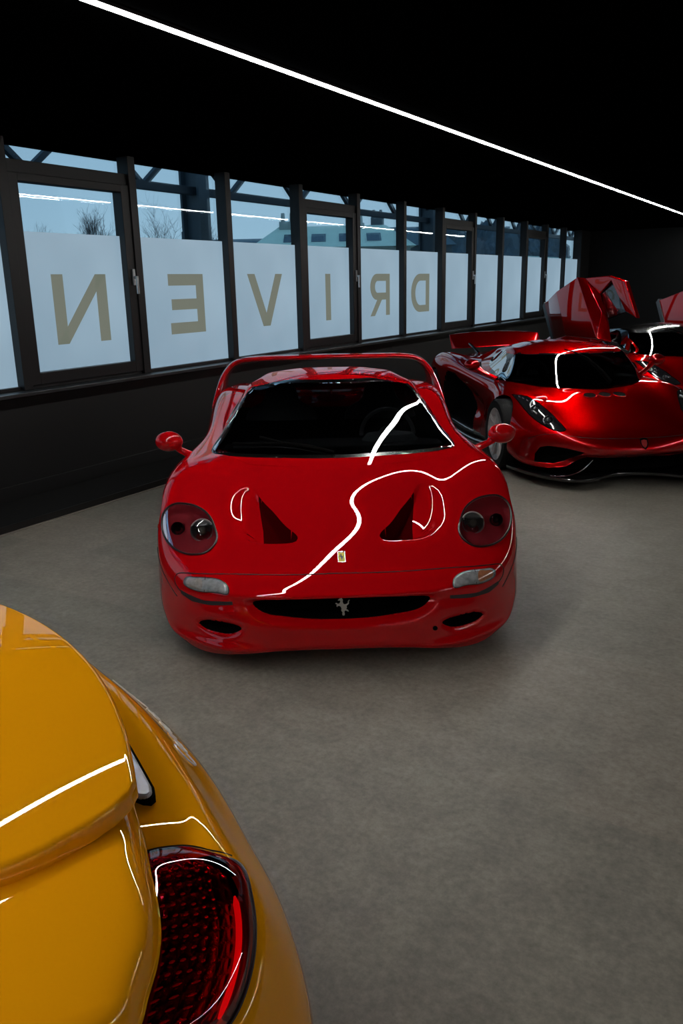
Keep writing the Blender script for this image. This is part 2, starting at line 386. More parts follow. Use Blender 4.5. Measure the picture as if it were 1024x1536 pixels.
# LED line lights in the ceiling
def led(name, pts, label, w=.032, strg=90):
    r = empty(name, pts[0], 0, label, 'ceiling light', 'thin white line lights in the black ceiling'); o = Vector(pts[0])
    e = mat('led_white', (1, 1, 1), .5, emit=(1., .985, .95), estr=strg)
    a = MB(); h = MB()
    for p, q in zip(pts[:-1], pts[1:]):
        p, q = Vector(p)-o, Vector(q)-o
        a.bar(p, q, w, .006); h.bar(p+Vector((0, 0, .0105)), q+Vector((0, 0, .0105)), w+.012, .0148)
    a.build('diffuser', e, r); h.build('housing', frame_m, r)
    return r
XL = -2.86
led('line_light', [(.6, -4.9, 2.937), (XL, 1.2, 2.937), (XL, 22.5, 2.937)], 'long white light strip in the ceiling above the front red car')  # the bend behind the camera is unseen, added for more light
led('line_light', [(4.6, -4.9, 2.937), (4.6, 22.5, 2.937)], 'added unseen white light strip over the right side of the room')  # unseen strip, added to raise the brightness of the room

# ------------------------------------------------------------------ outside the windows
steel = mat('painted_steel', (.025, .032, .04), .5, noise=(4, .2))
g = empty('lattice_girder', (-7.0, -4, 2.90), 0, 'dark steel lattice girder outside along the window tops', 'girder')
ch = MB(); ch.bar((0, 0, 0), (0, 30, 0), .09, .09); ch.bar((0, 0, .62), (0, 30, .62), .09, .1); ch.build('chord', steel, g)
dg = MB(); P = 1.58
for i in range(-5, 14):
    y = 5.78+4+i*P
    if y < .9 or y > 29: continue
    dg.bar((0, y, 0), (0, y+P/2, .62), .06, .06); dg.bar((0, y, 0), (0, y-P/2, .62), .06, .06)
dg.build('lattice', steel, g)
for i, y in enumerate((8.25, 15.0)):
    c = MB(); c.box((-.15, -.10, -3), (-.12, .10, 3.5)); c.box((.12, -.10, -3), (.15, .10, 3.5)); c.box((-.12, -.02, -3), (.12, .02, 3.5))
    o = c.build('steel_column', mat('column_paint', (.05, .07, .085), .5, noise=(3, .25))); o.location = (-7.0, y, 0)
    tag(o, ['blue-grey steel column outside the window with the letter E', 'blue-grey steel column outside beyond the window with the letter D'][i], 'column', 'steel columns outside')
ground = MB().box((-140, -60, -3.2), (-6.3, 260, -3)).build('ground', mat('outside_ground', (.06, .07, .06), .9, noise=(1, .3))); structure(ground)

bark = mat('bare_twigs', (.045, .05, .055), .9, noise=(3, .3))
def bare_tree(x, y, top, width, label, seed, n=95):
    """trunk with curved limbs fanning into a round crown of fine twigs"""
    rnd = random.Random(seed); mb = MB(); base = top-2*width*.95; mb.tube([(0, 0, -3), (.05, 0, base*.5-1), (0, .05, base+.3)], [.22, .17, .13], 6)
    H = top-base
    def limb(p, d, L, r, lev):
        pts = [p]; q = Vector(p); dd = Vector(d)
        for _ in range(4):
            dd = (dd+Vector((rnd.uniform(-.22, .22), rnd.uniform(-.22, .22), rnd.uniform(-.02, .16)))).normalized(); q = q+dd*L/4; pts.append(q.copy())
        mb.tube(pts, [r*(1-.2*i) for i in range(5)], 3 if lev else 4, caps=False)
        if lev < 2:
            for k in range(8 if lev == 0 else 4):
                s = pts[rnd.choice((1, 2, 3, 4) if lev else (2, 3, 3, 4))]; e = (dd+Vector((rnd.uniform(-.8, .8), rnd.uniform(-.8, .8), rnd.uniform(-.35, .6)))).normalized()
                limb(s, e, L*rnd.uniform(.3, .48), r*.5, lev+1)
    for i in range(n):
        a = rnd.uniform(0, 2*PI); e = math.asin(rnd.uniform(-.05, 1)); d = Vector((math.cos(a)*math.cos(e), math.sin(a)*math.cos(e), math.sin(e)))
        reach = 1/math.sqrt((d.x**2+d.y**2)/width**2+d.z**2/H**2)
        limb(Vector((0, 0, base+rnd.uniform(-.1, .4))), d, reach*rnd.uniform(.55, .8), .013, 0)
    o = mb.build('bare_tree', bark); o.location = (x, y, 0); tag(o, label, 'tree', 'bare winter trees outside'); return o
bare_tree(-30, 28.1, 5.45, 1.15, 'bare round-crowned tree seen through the window with the letter N', 3)
bare_tree(-34, 28.6, 5.0, 1.2, 'low bare tree left of the round-crowned tree', 8)
bare_tree(-30, 32.7, 5.8, 1.7, 'broad bare tree seen through the window with the letter E', 5, 60)
bare_tree(-26, 31.3, 4.5, .8, 'small bare tree right of the steel column', 11)
slate = mat('pale_roof', (.80, .88, .70), .7, noise=(1.5, .15)); wallb = mat('far_wall', (.10, .12, .13), .8, noise=(1, .2))
def house(x0, x1, y0, y1, eave, ridge, inset, label, rm, wm, lights=0, chim=(), at=None):
    cx, cy = (x0+x1)/2, (y0+y1)/2
    r = empty('building', (cx, cy, -3), 0, label, 'building')
    if at: r.location = Matrix.Rotation(YAW, 4, 'Z') @ Vector((at[0], at[1], -3)); r.rotation_euler = (0, 0, YAW-PI/2)
    b = MB().box((x0-cx, y0-cy, 0), (x1-cx, y1-cy, eave+3)).build('wall', wm, r)
    v = [(x0-cx-.3, y0-cy-.3, eave+3), (x1-cx+.3, y0-cy-.3, eave+3), (x1-cx+.3, y1-cy+.3, eave+3), (x0-cx-.3, y1-cy+.3, eave+3), (0, y0-cy+inset, ridge+3), (0, y1-cy-inset, ridge+3)]
    MB().add(v, [(0,1,4), (1,2,5,4), (2,3,5), (3,0,4,5), (0,3,2,1)]).build('roof', rm, r)
    hw = (x1-x0)/2+.3
    for i in range(lights):
        y = y0-cy+inset+(i+.5)*(y1-y0-2*inset)/lights; w = (y1-y0-2*inset)/lights*.26
        z = lambda t: eave+3+(ridge-eave)*t; X = lambda t: hw*(1-t)+.04
        MB().add([(X(.25), y-w, z(.25)), (X(.25), y+w, z(.25)), (X(.62), y+w, z(.62)), (X(.62), y-w, z(.62))], [(0,1,2,3)]).build('roof_window', mat('rooflight', (.04, .06, .08), .2), r)
    for y, h in chim:
        c = MB(); c.box((-.5, y-cy-.45, ridge+2), (.5, y-cy+.45, ridge+3+h))
        for q in (-.25, .25): c.lathe([(.13, ridge+3+h), (.1, ridge+3+h+.5)], 8, Matrix.Translation((0, y-cy+q, 0)))
        c.build('chimney', wm, r)
    return r
dark_roof = mat('dark_roof', (.12, .16, .18), .7, noise=(1, .2))
house(-3, 3, -4.3, 4.3, 3.7, 5.0, 1.2, 'long building with pale green roof and square roof windows', slate, mat('pale_wall', (.3, .35, .33), .8, noise=(1, .2)), 4, ((-2.6, .25), (1.4, .1)), (-.2, 50))
house(-2, 2, -4, 4, 4.4, 5.0, .5, 'low dark-roofed house left of the pale roofed building', dark_roof, wallb, 0, ((-2.3, .55),), (-8.3, 62))
house(-3, 3, -3.6, 3.6, 4.2, 5.6, .8, 'dark house behind the right end of the pale roofed building', dark_roof, wallb, 0, ((-1.4, .7),), (4.4, 62))
house(-26, -18, 62, 80, 2.6, 3.6, 3, 'far pale roofed shed seen through the furthest windows', slate, wallb, 3)
rnd = random.Random(4); mb = MB()
hedge = mat('dark_shrubs', (.10, .135, .16), .9, noise=(.9, .7), bump=(2, 1, .3))
for i, (y, w, z) in enumerate([(68, 5, 5.6), (77, 5.5, 6.6), (88, 6.5, 7.4), (101, 8, 8.4), (118, 11, 9.2)]):
    bm = bmesh.new(); bmesh.ops.create_icosphere(bm, subdivisions=5, radius=1)
    for v in bm.verts:
        n = math.sin(v.co.x*7+i)*math.sin(v.co.y*9+i)*.08+math.sin(v.co.z*11+v.co.y*6)*.06+rnd.uniform(-.05, .05); v.co *= 1+n
    me = bpy.data.meshes.new('tree_crown'); bm.to_mesh(me); bm.free(); me.materials.append(hedge)
    o = link(bpy.data.objects.new('round_tree', me)); o.location = (-38, y, z-7); o.scale = (4, w*.8, 7)
    tag(o, 'dark tree mass on the skyline beyond the houses', 'tree', 'dark skyline trees')
# ------------------------------------------------------------------ the red car in front (local: x right, y back from the nose, z up)
paint_red = mat('scarlet_paint', (.50, .0012, .004), .55, spec=0., coat=1., coat_rough=.012, coat_ior=1.5, noise=(2, .03))
black_m = mat('matt_black', (.003, .003, .003), .8, spec=.03)
gap_m = mat('panel_gap_black', (.006, .003, .003), .6)
rubber = mat('tyre_rubber', (.004, .004, .0045), .6, spec=.2, bump=(60, .2))
wheel_m = mat('silver_alloy', (.52, .52, .53), .32, .35, coat=.5)
dark_glass = glassy('dark_windscreen', (.40, .42, .43), gloss=.04, facing=.75)
cover_m = glassy('lamp_cover_glass', (.90, .88, .88), gloss=.05, facing=.8)
clear_lens = mat('clear_ribbed_lens', (.75, .78, .78), .12, coat=1.)
chrome = mat('polished_chrome', (.86, .86, .86), .12, 1.)
interior = mat('black_interior', (.016, .016, .018), .6, noise=(20, .3))
seat_m = mat('dark_leather', (.035, .035, .038), .45, noise=(30, .2))

def body_points():
    R = []
    def ring(*p): R.append([tuple(q) for q in p])
    # j: 0 top centre, 1, 2 top, 3 fender crown, 4 shoulder, 5 side, 6 lower side, 7 bottom edge, 8 underside, 9 underside centre
    ring((0,.10,.325),(.1,.10,.325),(.2,.10,.325),(.28,.10,.325),(.33,.10,.324),(.34,.10,.322),(.33,.10,.320),(.28,.10,.319),(.15,.10,.318),(0,.10,.318))
    ring((0,.018,.372),(.20,.022,.371),(.33,.036,.366),(.385,.046,.357),(.41,.052,.345),(.41,.052,.332),(.385,.046,.314),(.31,.036,.289),(.17,.024,.274),(0,.020,.270))
    ring((0,.030,.405),(.28,.040,.404),(.48,.085,.396),(.61,.135,.378),(.67,.165,.345),(.67,.155,.30),(.61,.105,.245),(.46,.040,.205),(.25,.008,.195),(0,.0,.192))
    ring((0,.135,.447),(.32,.148,.446),(.57,.20,.437),(.73,.265,.415),(.83,.35,.37),(.872,.39,.28),(.862,.34,.155),(.71,.185,.070),(.38,.055,.095),(0,.035,.110))
    ring((0,.40,.538),(.30,.40,.532),(.55,.42,.512),(.76,.46,.487),(.90,.52,.440),(.945,.57,.32),(.925,.55,.17),(.72,.38,.08),(.40,.30,.09),(0,.28,.10))
    ring((0,.68,.630),(.30,.68,.618),(.55,.69,.600),(.78,.70,.612),(.940,.73,.570),(.982,.76,.42),(.955,.75,.2),(.75,.68,.085),(.40,.62,.085),(0,.6,.09))
    ring((0,.98,.735),(.30,.98,.722),(.56,.98,.710),(.79,.99,.752),(.955,1.0,.706),(.990,1.02,.48),(.96,1.02,.2),(.77,1.,.09),(.40,1.,.085),(0,1.,.09))
    ring((0,1.35,.790),(.30,1.35,.788),(.58,1.35,.785),(.79,1.36,.793),(.938,1.37,.752),(.968,1.38,.49),(.935,1.38,.2),(.76,1.38,.1),(.40,1.38,.09),(0,1.38,.09))
    ring((0,2.0,.80),(.30,2.0,.80),(.60,2.0,.805),(.78,2.0,.815),(.88,2.0,.77),(.925,2.0,.47),(.925,2.0,.2),(.76,2.,.1),(.40,2.,.09),(0,2.,.09))
    ring((0,2.7,.86),(.30,2.7,.86),(.60,2.7,.865),(.79,2.7,.885),(.905,2.7,.83),(.955,2.7,.52),(.95,2.7,.2),(.78,2.7,.1),(.4,2.7,.09),(0,2.7,.09))
    ring((0,3.35,.915),(.30,3.35,.915),(.58,3.35,.92),(.79,3.35,.945),(.93,3.35,.885),(.985,3.35,.56),(.97,3.35,.2),(.8,3.35,.12),(.4,3.35,.1),(0,3.35,.1))
    ring((0,4.0,.885),(.30,4.0,.885),(.58,4.0,.89),(.78,4.0,.915),(.91,4.0,.86),(.965,4.,.58),(.94,4.,.25),(.78,4.,.16),(.4,4.,.14),(0,4.,.14))
    ring((0,4.38,.83),(.30,4.38,.83),(.56,4.37,.835),(.72,4.35,.845),(.84,4.33,.79),(.89,4.3,.58),(.87,4.3,.32),(.72,4.33,.22),(.4,4.36,.2),(0,4.36,.2))
    ring((0,4.45,.75),(.30,4.45,.75),(.50,4.44,.75),(.64,4.43,.745),(.75,4.41,.70),(.78,4.40,.56),(.75,4.4,.4),(.62,4.42,.32),(.35,4.43,.30),(0,4.43,.3))
    ring((0,4.46,.56),(.1,4.46,.56),(.2,4.46,.56),(.28,4.46,.555),(.33,4.46,.55),(.34,4.46,.54),(.33,4.46,.53),(.28,4.46,.52),(.15,4.46,.52),(0,4.46,.52))
    return mirror_cols(R, True)

NOSE = (-.006, 3.50); CARYAW = .024
front_car = empty('sports_car', (0, 0, 0), 0, 'bright scarlet sports car facing the camera with round twin headlights and a hooped rear wing', 'car')
loc = Matrix.Rotation(YAW, 4, 'Z') @ Vector((NOSE[0], NOSE[1], 0)); front_car.location = loc; front_car.rotation_euler = (0, 0, YAW+CARYAW)

S50 = Surf(body_points(), wrap=True)
us = np.concatenate([np.linspace(0, S50.ku[5], 170, endpoint=False), np.linspace(S50.ku[5], S50.ku[7], 90, endpoint=False), np.linspace(S50.ku[7], S50.u1, 110)])
vs = np.linspace(0, S50.v1, 520, endpoint=False)
K = Skin(S50, us, vs)

def both(fn):
    return lambda P: np.minimum(fn(np.abs(P[:, 0]), P), 9)
# outlines in the front view (x, z)
grille_o = spl([(0,.378),(.25,.375),(.38,.362),(.418,.345),(.39,.312),(.30,.285),(.15,.270),(0,.266),(-.15,.270),(-.30,.285),(-.39,.312),(-.418,.345),(-.38,.362),(-.25,.375)], 90, True)[:, :2]
duct_o = spl([(.475,.222),(.52,.238),(.60,.240),(.665,.228),(.69,.208),(.665,.190),(.60,.182),(.52,.190)], 50, True)[:, :2]
hole_o = [(.43+.013*math.cos(a*PI/8), .2+.013*math.sin(a*PI/8)) for a in range(16)]
def sd_front(poly, ymax):
    def f(P):
        d = poly_sd(P[:, 0], P[:, 2], poly); return np.where(P[:, 1] < ymax, d, 1.)
    return f
def sd_front2(poly, ymax):
    def f(P):
        d = poly_sd(np.abs(P[:, 0]), P[:, 2], poly); return np.where(P[:, 1] < ymax, d, 1.)
    return f
f_gr = sd_front(grille_o, .3); f_du = sd_front2(duct_o, .5)
def f_wheel(P):
    d = np.full(len(P), 1.)
    for wy, r in ((1.02, .345), (3.60, .36)):
        dd = np.hypot(P[:, 1]-wy, P[:, 2]-.325)-r; d = np.where((np.abs(P[:, 0]) > .70) & (P[:, 2] < .72), np.minimum(d, dd), d)
    return d
# hood outlet outline (x, y) for the right-hand side, mirrored
vent_o = spl([(.208,.425),(.225,.398),(.27,.390),(.34,.396),(.41,.418),(.475,.462),(.54,.53),(.588,.63),(.595,.76),(.56,.88),(.49,.935),(.42,.83),(.335,.67),(.255,.515)], 120, True)[:, :2]
# screen opening: the deck under the canopy
def f_cab(P):
    x, y, z = P[:, 0], P[:, 1], P[:, 2]
    yf = 1.235 + .30*(np.abs(x)/.74)**2.2
    d = np.maximum(np.abs(x)-.72, np.maximum(yf-y, y-2.75)); return np.where(z > .6, d, 1.)
def f_vent(P): return np.where((P[:, 2] > .45) & (P[:, 1] < 1.3), poly_sd(np.abs(P[:, 0]), P[:, 1], vent_o), 1.)
tri_o = [(.17,.425),(.20,.36),(.30,.36),(.375,.370),(.395,.62),(.435,.88),(.40,.86),(.30,.66)]
def f_tri(P): return np.maximum(np.where((P[:, 2] > .45) & (P[:, 1] < 1.3), poly_sd(np.abs(P[:, 0]), P[:, 1], tri_o), 1.), f_vent(P))
for f in (f_gr, f_du, f_wheel, f_vent, f_tri): K.snap(f, .009)
P = K.P0; push = np.zeros_like(P)
d = f_gr(P); push[:, 1] += .09*sstep(.0, -.012, d); lip = np.clip(1-d/.018, 0, 1)*(d > 0)*0; push[:, 1] += .010*lip**2
push[:, 1] += .016*np.clip(1-np.maximum(d, 0)/.045, 0, 1)**2*(P[:, 2] < .372)*(d < .045)*np.clip((.375-P[:, 2])/.02, 0, 1)
d = f_du(P); push[:, 1] += .08*sstep(.0, -.012, d); push[:, 1] += .014*np.clip(1-np.maximum(d, 0)/.03, 0, 1)**2*(d < .03)
fr = (P[:, 1] < .6)*1.; push[:, 1] -= .020*fr*np.exp(-((P[:, 2]-.115)/.028)**2)*sstep(.30, .55, np.abs(P[:, 0]))
# soft dishing of the bumper around the grille corners and ducts
ax = np.abs(P[:, 0])
# hood outlets: deep at the front and inner edge, running out rearwards
top = (P[:, 2] > .45) & (P[:, 1] < 1.3)
dv = poly_sd(ax, P[:, 1], vent_o)
e_ = np.array([.27, .51]); e_ /= np.linalg.norm(e_); si = (ax-.21)*e_[1]-(P[:, 1]-.42)*e_[0]      # distance outward from the inner edge
run = np.clip((P[:, 1]-.38)/(.93-.38), 0, 1)
depth = (.115*np.exp(-np.maximum(si, 0)/.15)*(1-run**1.3)+.022*(1-run)*np.exp(-np.maximum(si, 0)/.4))+.004
wv = .014+.11*sstep(.02, .2, si)*sstep(0, .12, P[:, 1]-.42)
dz = np.where(top, np.clip((.001-dv)/wv, 0, 1)**2*(3-2*np.clip((.001-dv)/wv, 0, 1))*depth, 0)
push[:, 2] -= dz
# headlight bowls
head_o = spl([(.645,.59),(.685,.68),(.755,.742),(.83,.772),(.895,.785),(.935,.765),(.940,.72),(.922,.645),(.88,.56),(.81,.47),(.735,.412),(.675,.40),(.633,.445),(.625,.52)], 72, True)[:, :2]
dh = np.where(top, poly_sd(ax, P[:, 1], head_o), 1.)
hb = sstep(0, -.03, dh)*.045; push[:, 2] -= hb*.8; push[:, 1] += hb*.5
# raised flanks beside the outlets
K.P = P+push
K.label[K.faces_where(f_gr, -2e-4)] = 1
K.label[K.faces_where(f_du, -2e-4)] = 2
K.label[K.faces_where(f_tri, -1e-4)] = 4
def f_head(P): return np.where((P[:, 2] > .40) & (P[:, 1] < 1.3), poly_sd(np.abs(P[:, 0]), P[:, 1], head_o), 1.)
K.label[K.faces_where(f_head, -.002)] = 5
K.alive[K.faces_where(f_wheel, 0)] = False
K.label[K.faces_where(f_cab, 0)] = 3
def f_bump(P):
    ax = np.abs(P[:, 0]); zl = np.where(ax < .80, np.interp(ax, [0,.2,.44,.60,.71,.785,.80], [.451,.450,.447,.439,.427,.411,.405]), np.interp(P[:, 1], [.28,.36,.48,.57,.68], [.34,.322,.362,.392,.435]))
    return np.maximum(P[:, 2]-zl, P[:, 1]-.68)
K.label[K.faces_where(f_bump, 0) & (K.label == 0)] = 6
K.part(6, 'front_bumper', paint_red, front_car)
body = K.part(0, 'body', paint_red, front_car)
K.part(1, 'grille', black_m, front_car)
K.part(2, 'brake_duct', black_m, front_car, split=True)
K.part(3, 'cabin_floor', black_m, front_car)
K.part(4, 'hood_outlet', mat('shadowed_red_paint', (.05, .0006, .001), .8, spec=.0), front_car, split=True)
K.part(5, 'headlight_bowl', mat('bowl_red', (.95, .07, .11), .4, coat=.5), front_car, split=True)
BV = K.bvh()

# ---- canopy: windscreen, roof, side windows
def canopy_points():
    R = []
    def row(*p): R.append(p)
    def wrow(y0, z0, ky, kz, xs, *side): row(*[(x, y0+ky*x*x, z0-kz*x*x) for x in xs], *side)
    wrow(1.10, .763, .44, .0, (0,.32,.55,.69,.76), (.785,1.44,.745), (.80,1.52,.73), (.805,1.58,.71))
    wrow(1.20, .800, .42, .01, (0,.31,.54,.67,.745), (.772,1.50,.78), (.795,1.62,.755), (.80,1.66,.73))
    wrow(1.62, .960, .32, .14, (0,.28,.49,.61,.68), (.705,1.80,.875), (.755,1.88,.80), (.79,1.92,.74))
    wrow(2.15, 1.122, .16, .20, (0,.25,.43,.54,.60), (.622,2.23,1.020), (.715,2.26,.90), (.78,2.3,.76))
    wrow(2.45, 1.160, .04, .22, (0,.25,.42,.525,.585), (.608,2.47,1.055), (.705,2.5,.92), (.78,2.52,.78))
    row((0,2.85,1.16),(0.25,2.85,1.154),(0.41,2.85,1.134),(0.5,2.85,1.108),(0.56,2.86,1.062),(0.599,2.865,1.039),(0.69,2.88,0.94),(0.77,2.9,0.82))
    row((0,3.3,1.09),(0.24,3.3,1.085),(0.39,3.3,1.068),(0.48,3.3,1.045),(0.54,3.3,1.01),(0.568,3.3,0.998),(0.63,3.3,0.93),(0.7,3.3,0.86))
    row((0,3.75,0.98),(0.24,3.75,0.975),(0.38,3.75,0.965),(0.46,3.75,0.95),(0.52,3.75,0.93),(0.541,3.75,0.928),(0.58,3.75,0.89),(0.64,3.75,0.86))
    row((0,4.05,0.87),(0.24,4.05,0.87),(0.38,4.05,0.865),(0.46,4.05,0.86),(0.52,4.05,0.855),(0.541,4.05,0.862),(0.58,4.05,0.85),(0.64,4.05,0.84))
    return mirror_cols(R, False)
SC = Surf(canopy_points())
KC = Skin(SC, np.linspace(0, SC.u1, 240), np.linspace(0, SC.v1, 220))
scr_o = [(0,.806),(.3,.806),(.5,.803),(.66,.799),(.735,.796),(.752,.806),(.735,.835),(.675,.905),(.62,.985),(.572,1.052),(.53,1.085),(.45,1.103),(.30,1.117),(.15,1.121),(0,1.122)]
scr_full = scr_o + [(-x, z) for x, z in scr_o[::-1][1:-1]]
def f_scr(P): d = poly_sd(P[:, 0], P[:, 2], scr_full); return np.where(P[:, 1] < 2.32, d, 1.)
def f_seal(P): return np.where(P[:, 1] < 2.33, f_scr(P)-.013, 1.)
side_o = [(1.70,.835),(1.84,.885),(2.05,.985),(2.22,1.030),(2.40,1.048),(2.62,1.045),(2.80,1.02),(2.92,.96),(2.90,.90),(2.6,.87),(2.2,.84)]
def f_side(P): d = poly_sd(P[:, 1], P[:, 2], side_o); return np.where(np.abs(P[:, 0]) > .53, d, 1.)
rear_o = [(-.36,2.98),(.36,2.98),(.40,3.3),(.38,3.8),(-.38,3.8),(-.40,3.3)]
def f_rear(P): return poly_sd(P[:, 0], P[:, 1], rear_o)
for f in (f_seal, f_scr, f_side): KC.snap(f, .008)
KC.label[KC.faces_where(f_rear, 0)] = 4
KC.label[KC.faces_where(f_seal, 0)] = 2
KC.label[KC.faces_where(f_scr, 0)] = 1
KC.label[KC.faces_where(f_side, 0)] = 3
def f_wedge(P):   # black quarter panels between the screen and the door
    return np.where((P[:, 1] < 1.95) & (np.abs(P[:, 0]) > .64) & (P[:, 2] < .98), -1., 1.)
k = KC.faces_where(f_wedge, 0) & (KC.label == 0); KC.label[k] = 2
roof = KC.part(0, 'roof', paint_red, front_car, flip=True)
KC.part(2, 'window_seal', mat('gloss_black', (.004, .004, .004), .15, coat=.5), front_car, flip=True)
KC.part(1, 'windscreen', dark_glass, front_car, flip=True)
KC.part(3, 'side_window', dark_glass, front_car, flip=True, split=True)
KC.part(4, 'engine_window', dark_glass, front_car, flip=True)
# ---- cabin
cb = MB(); cb.box((-.70, 1.50, .74), (.70, 1.80, .80)); d_ = cb.build('dashboard', interior, front_car, bevel=.02)
def seat(x, y, z, parent, m=seat_m):
    s = MB()
    prof = spl([(.27,.0),(.27,.30),(.22,.44),(.13,.50),(.10,.60),(0,.62),(-.10,.60),(-.13,.50),(-.22,.44),(-.27,.30),(-.27,0)], 40)[:, :2]
    M = Matrix.Translation((x, y, z)) @ Matrix.Rotation(math.radians(68), 4, 'X')
    s.prism([tuple(p) for p in prof], M, .09)
    o = s.build('seat', m, parent, bevel=.025)
    return o
for x in (-.36, .36): seat(x, 2.35, .48, front_car)
def steering_wheel(c, r, tilt, parent, m=None):
    s = MB(); M = Matrix.Translation(c) @ Matrix.Rotation(math.radians(tilt), 4, 'X')
    s.tube([M @ Vector((r*math.cos(a*PI/16), r*math.sin(a*PI/16), 0)) for a in range(32)], .014, 8, True)
    s.lathe([(.001, .0), (.06, .0), (.055, .025), (.001, .03)], 20, M)
    for a in (200, 340, 270): s.bar(M @ Vector((0, 0, .012)), M @ Vector((r*math.cos(math.radians(a)), r*math.sin(math.radians(a)), 0)), .03, .008)
    return s.build('steering_wheel', m or mat('wheel_rim_leather', (.14, .14, .145), .4), parent, True)
steering_wheel((.37, 1.88, .80), .175, 68, front_car)
bn = MB(); bn.lathe([(.21, -.1), (.20, .06), (.15, .12), (.001, .14)], 28, Matrix.Translation((.37, 1.70, .72)) @ Matrix.Diagonal((1, .55, 1, 1))); bn.build('instrument_binnacle', mat('dark_grey_suede', (.20, .21, .22), .7), front_car, True)
rm = MB(); rm.lathe([(.001, -.012), (.05, -.01), (.055, 0), (.05, .01), (.001, .012)], 24, Matrix.Translation((0, 2.05, 1.035)) @ Matrix.Rotation(PI/2, 4, 'X') @ Matrix.Diagonal((1.8, .55, 1, 1)))
rm.tube([(0, 2.05, 1.05), (0, 2.06, 1.095)], .008); rm.build('rear_view_mirror', mat('mirror_red_sheen', (.10, .01, .012), .25), front_car, True)
wp = MB(); wz = lambda x, y: drop(BVC, [(x, y)], 'z', .012)[0]
BVC = KC.bvh()
wp.tube([wz(-.62, 1.475), wz(-.50, 1.42), wz(-.30, 1.36), wz(-.10, 1.27)], .006); wp.tube([wz(-.45, 1.48), wz(-.30, 1.36), wz(-.16, 1.31), wz(.0, 1.225)], .009)
wp.build('windscreen_wiper', black_m, front_car, True)
# ---- hooped rear wing
def loft(secs, name, m, parent, n=28, caps=True, smooth=True):
    """secs: (centre, unit half-thickness vector, chord vector half, thickness half) -> superellipse sections"""
    V = []; F = []
    for c, t, ch in secs:
        c, t, ch = Vector(c), Vector(t), Vector(ch)
        for k in range(n):
            a = 2*PI*k/n; ca, sa = math.cos(a), math.sin(a)
            V.append(c + ch*(math.copysign(abs(ca)**.9, ca)) + t*(math.copysign(abs(sa)**1.0, sa))*(1-.35*ca*0))
    for i in range(len(secs)-1):
        for k in range(n): F.append((i*n+k, i*n+(k+1) % n, (i+1)*n+(k+1) % n, (i+1)*n+k))
    if caps: F += [tuple(range(n))[::-1], tuple((len(secs)-1)*n+k for k in range(n))]
    return meshobj(name, V, F, m, parent, smooth)
wpts = spl([(.985,.78),(.965,.90),(.938,.985),(.897,1.045),(.842,1.092),(.75,1.118),(.40,1.130),(0,1.133)], 30)[:, :2]
path = [(x, z) for x, z in wpts] + [(-x, z) for x, z in wpts[::-1][1:]]
ch = []
secs = []
for i, (x, z) in enumerate(path):
    a, b = path[max(i-1, 0)], path[min(i+1, len(path)-1)]; tx, tz = b[0]-a[0], b[1]-a[1]; L_ = math.hypot(tx, tz); nx, nz = -tz/L_, tx/L_
    h = max(0, min(1, (z-.80)/.30)); half = .42*(1-h)**1.3+.165; cy = 3.98+.12*h
    th = .027+.008*(1-h)
    secs.append(((x, cy, z), (nx*th, 0, nz*th), (0, half, -.012*h)))
loft(secs, 'rear_wing', paint_red, front_car)
# ---- door mirrors
def mirror(side, parent, base, head, m, size=(.085, .06, .062), name='door_mirror'):
    s = MB(); b, h = Vector(base), Vector(head)
    bm = bmesh.new(); bmesh.ops.create_uvsphere(bm, u_segments=28, v_segments=18, radius=1)
    vs = []
    for v in bm.verts:
        x, y, z = v.co; y2 = y if y < 0 else y*.35
        vs.append(h+Vector((x*size[0]*(1-.0*y), y2*size[1]*1.3, z*size[2])))
    s.add(vs, [[v.index for v in f.verts] for f in bm.faces]); bm.free()
    mid = (b+h)/2+Vector((0, 0, -.01))
    s.tube([b-(h-b)*.12, b, mid, h+Vector((-side*.03, 0, -.01))], [.034, .026, .022, .040], 14, squash=.7)
    o = s.build(name, m, parent, True)
    g = MB(); g.lathe([(.001, 0), (1, 0), (1, .002), (.001, .002)], 28, Matrix.Translation(h+Vector((0, size[1]*.44, 0))) @ Matrix.Rotation(PI/2, 4, 'X') @ Matrix.Diagonal((size[0]*.86, size[2]*.86, 1, 1)))
    g.build('mirror_glass', chrome, o)
    return o
mirror(1, front_car, (.895, 1.50, .765), (1.045, 1.46, .865), paint_red)
mirror(-1, front_car, (-.885, 1.50, .765), (-1.01, 1.46, .865), paint_red)
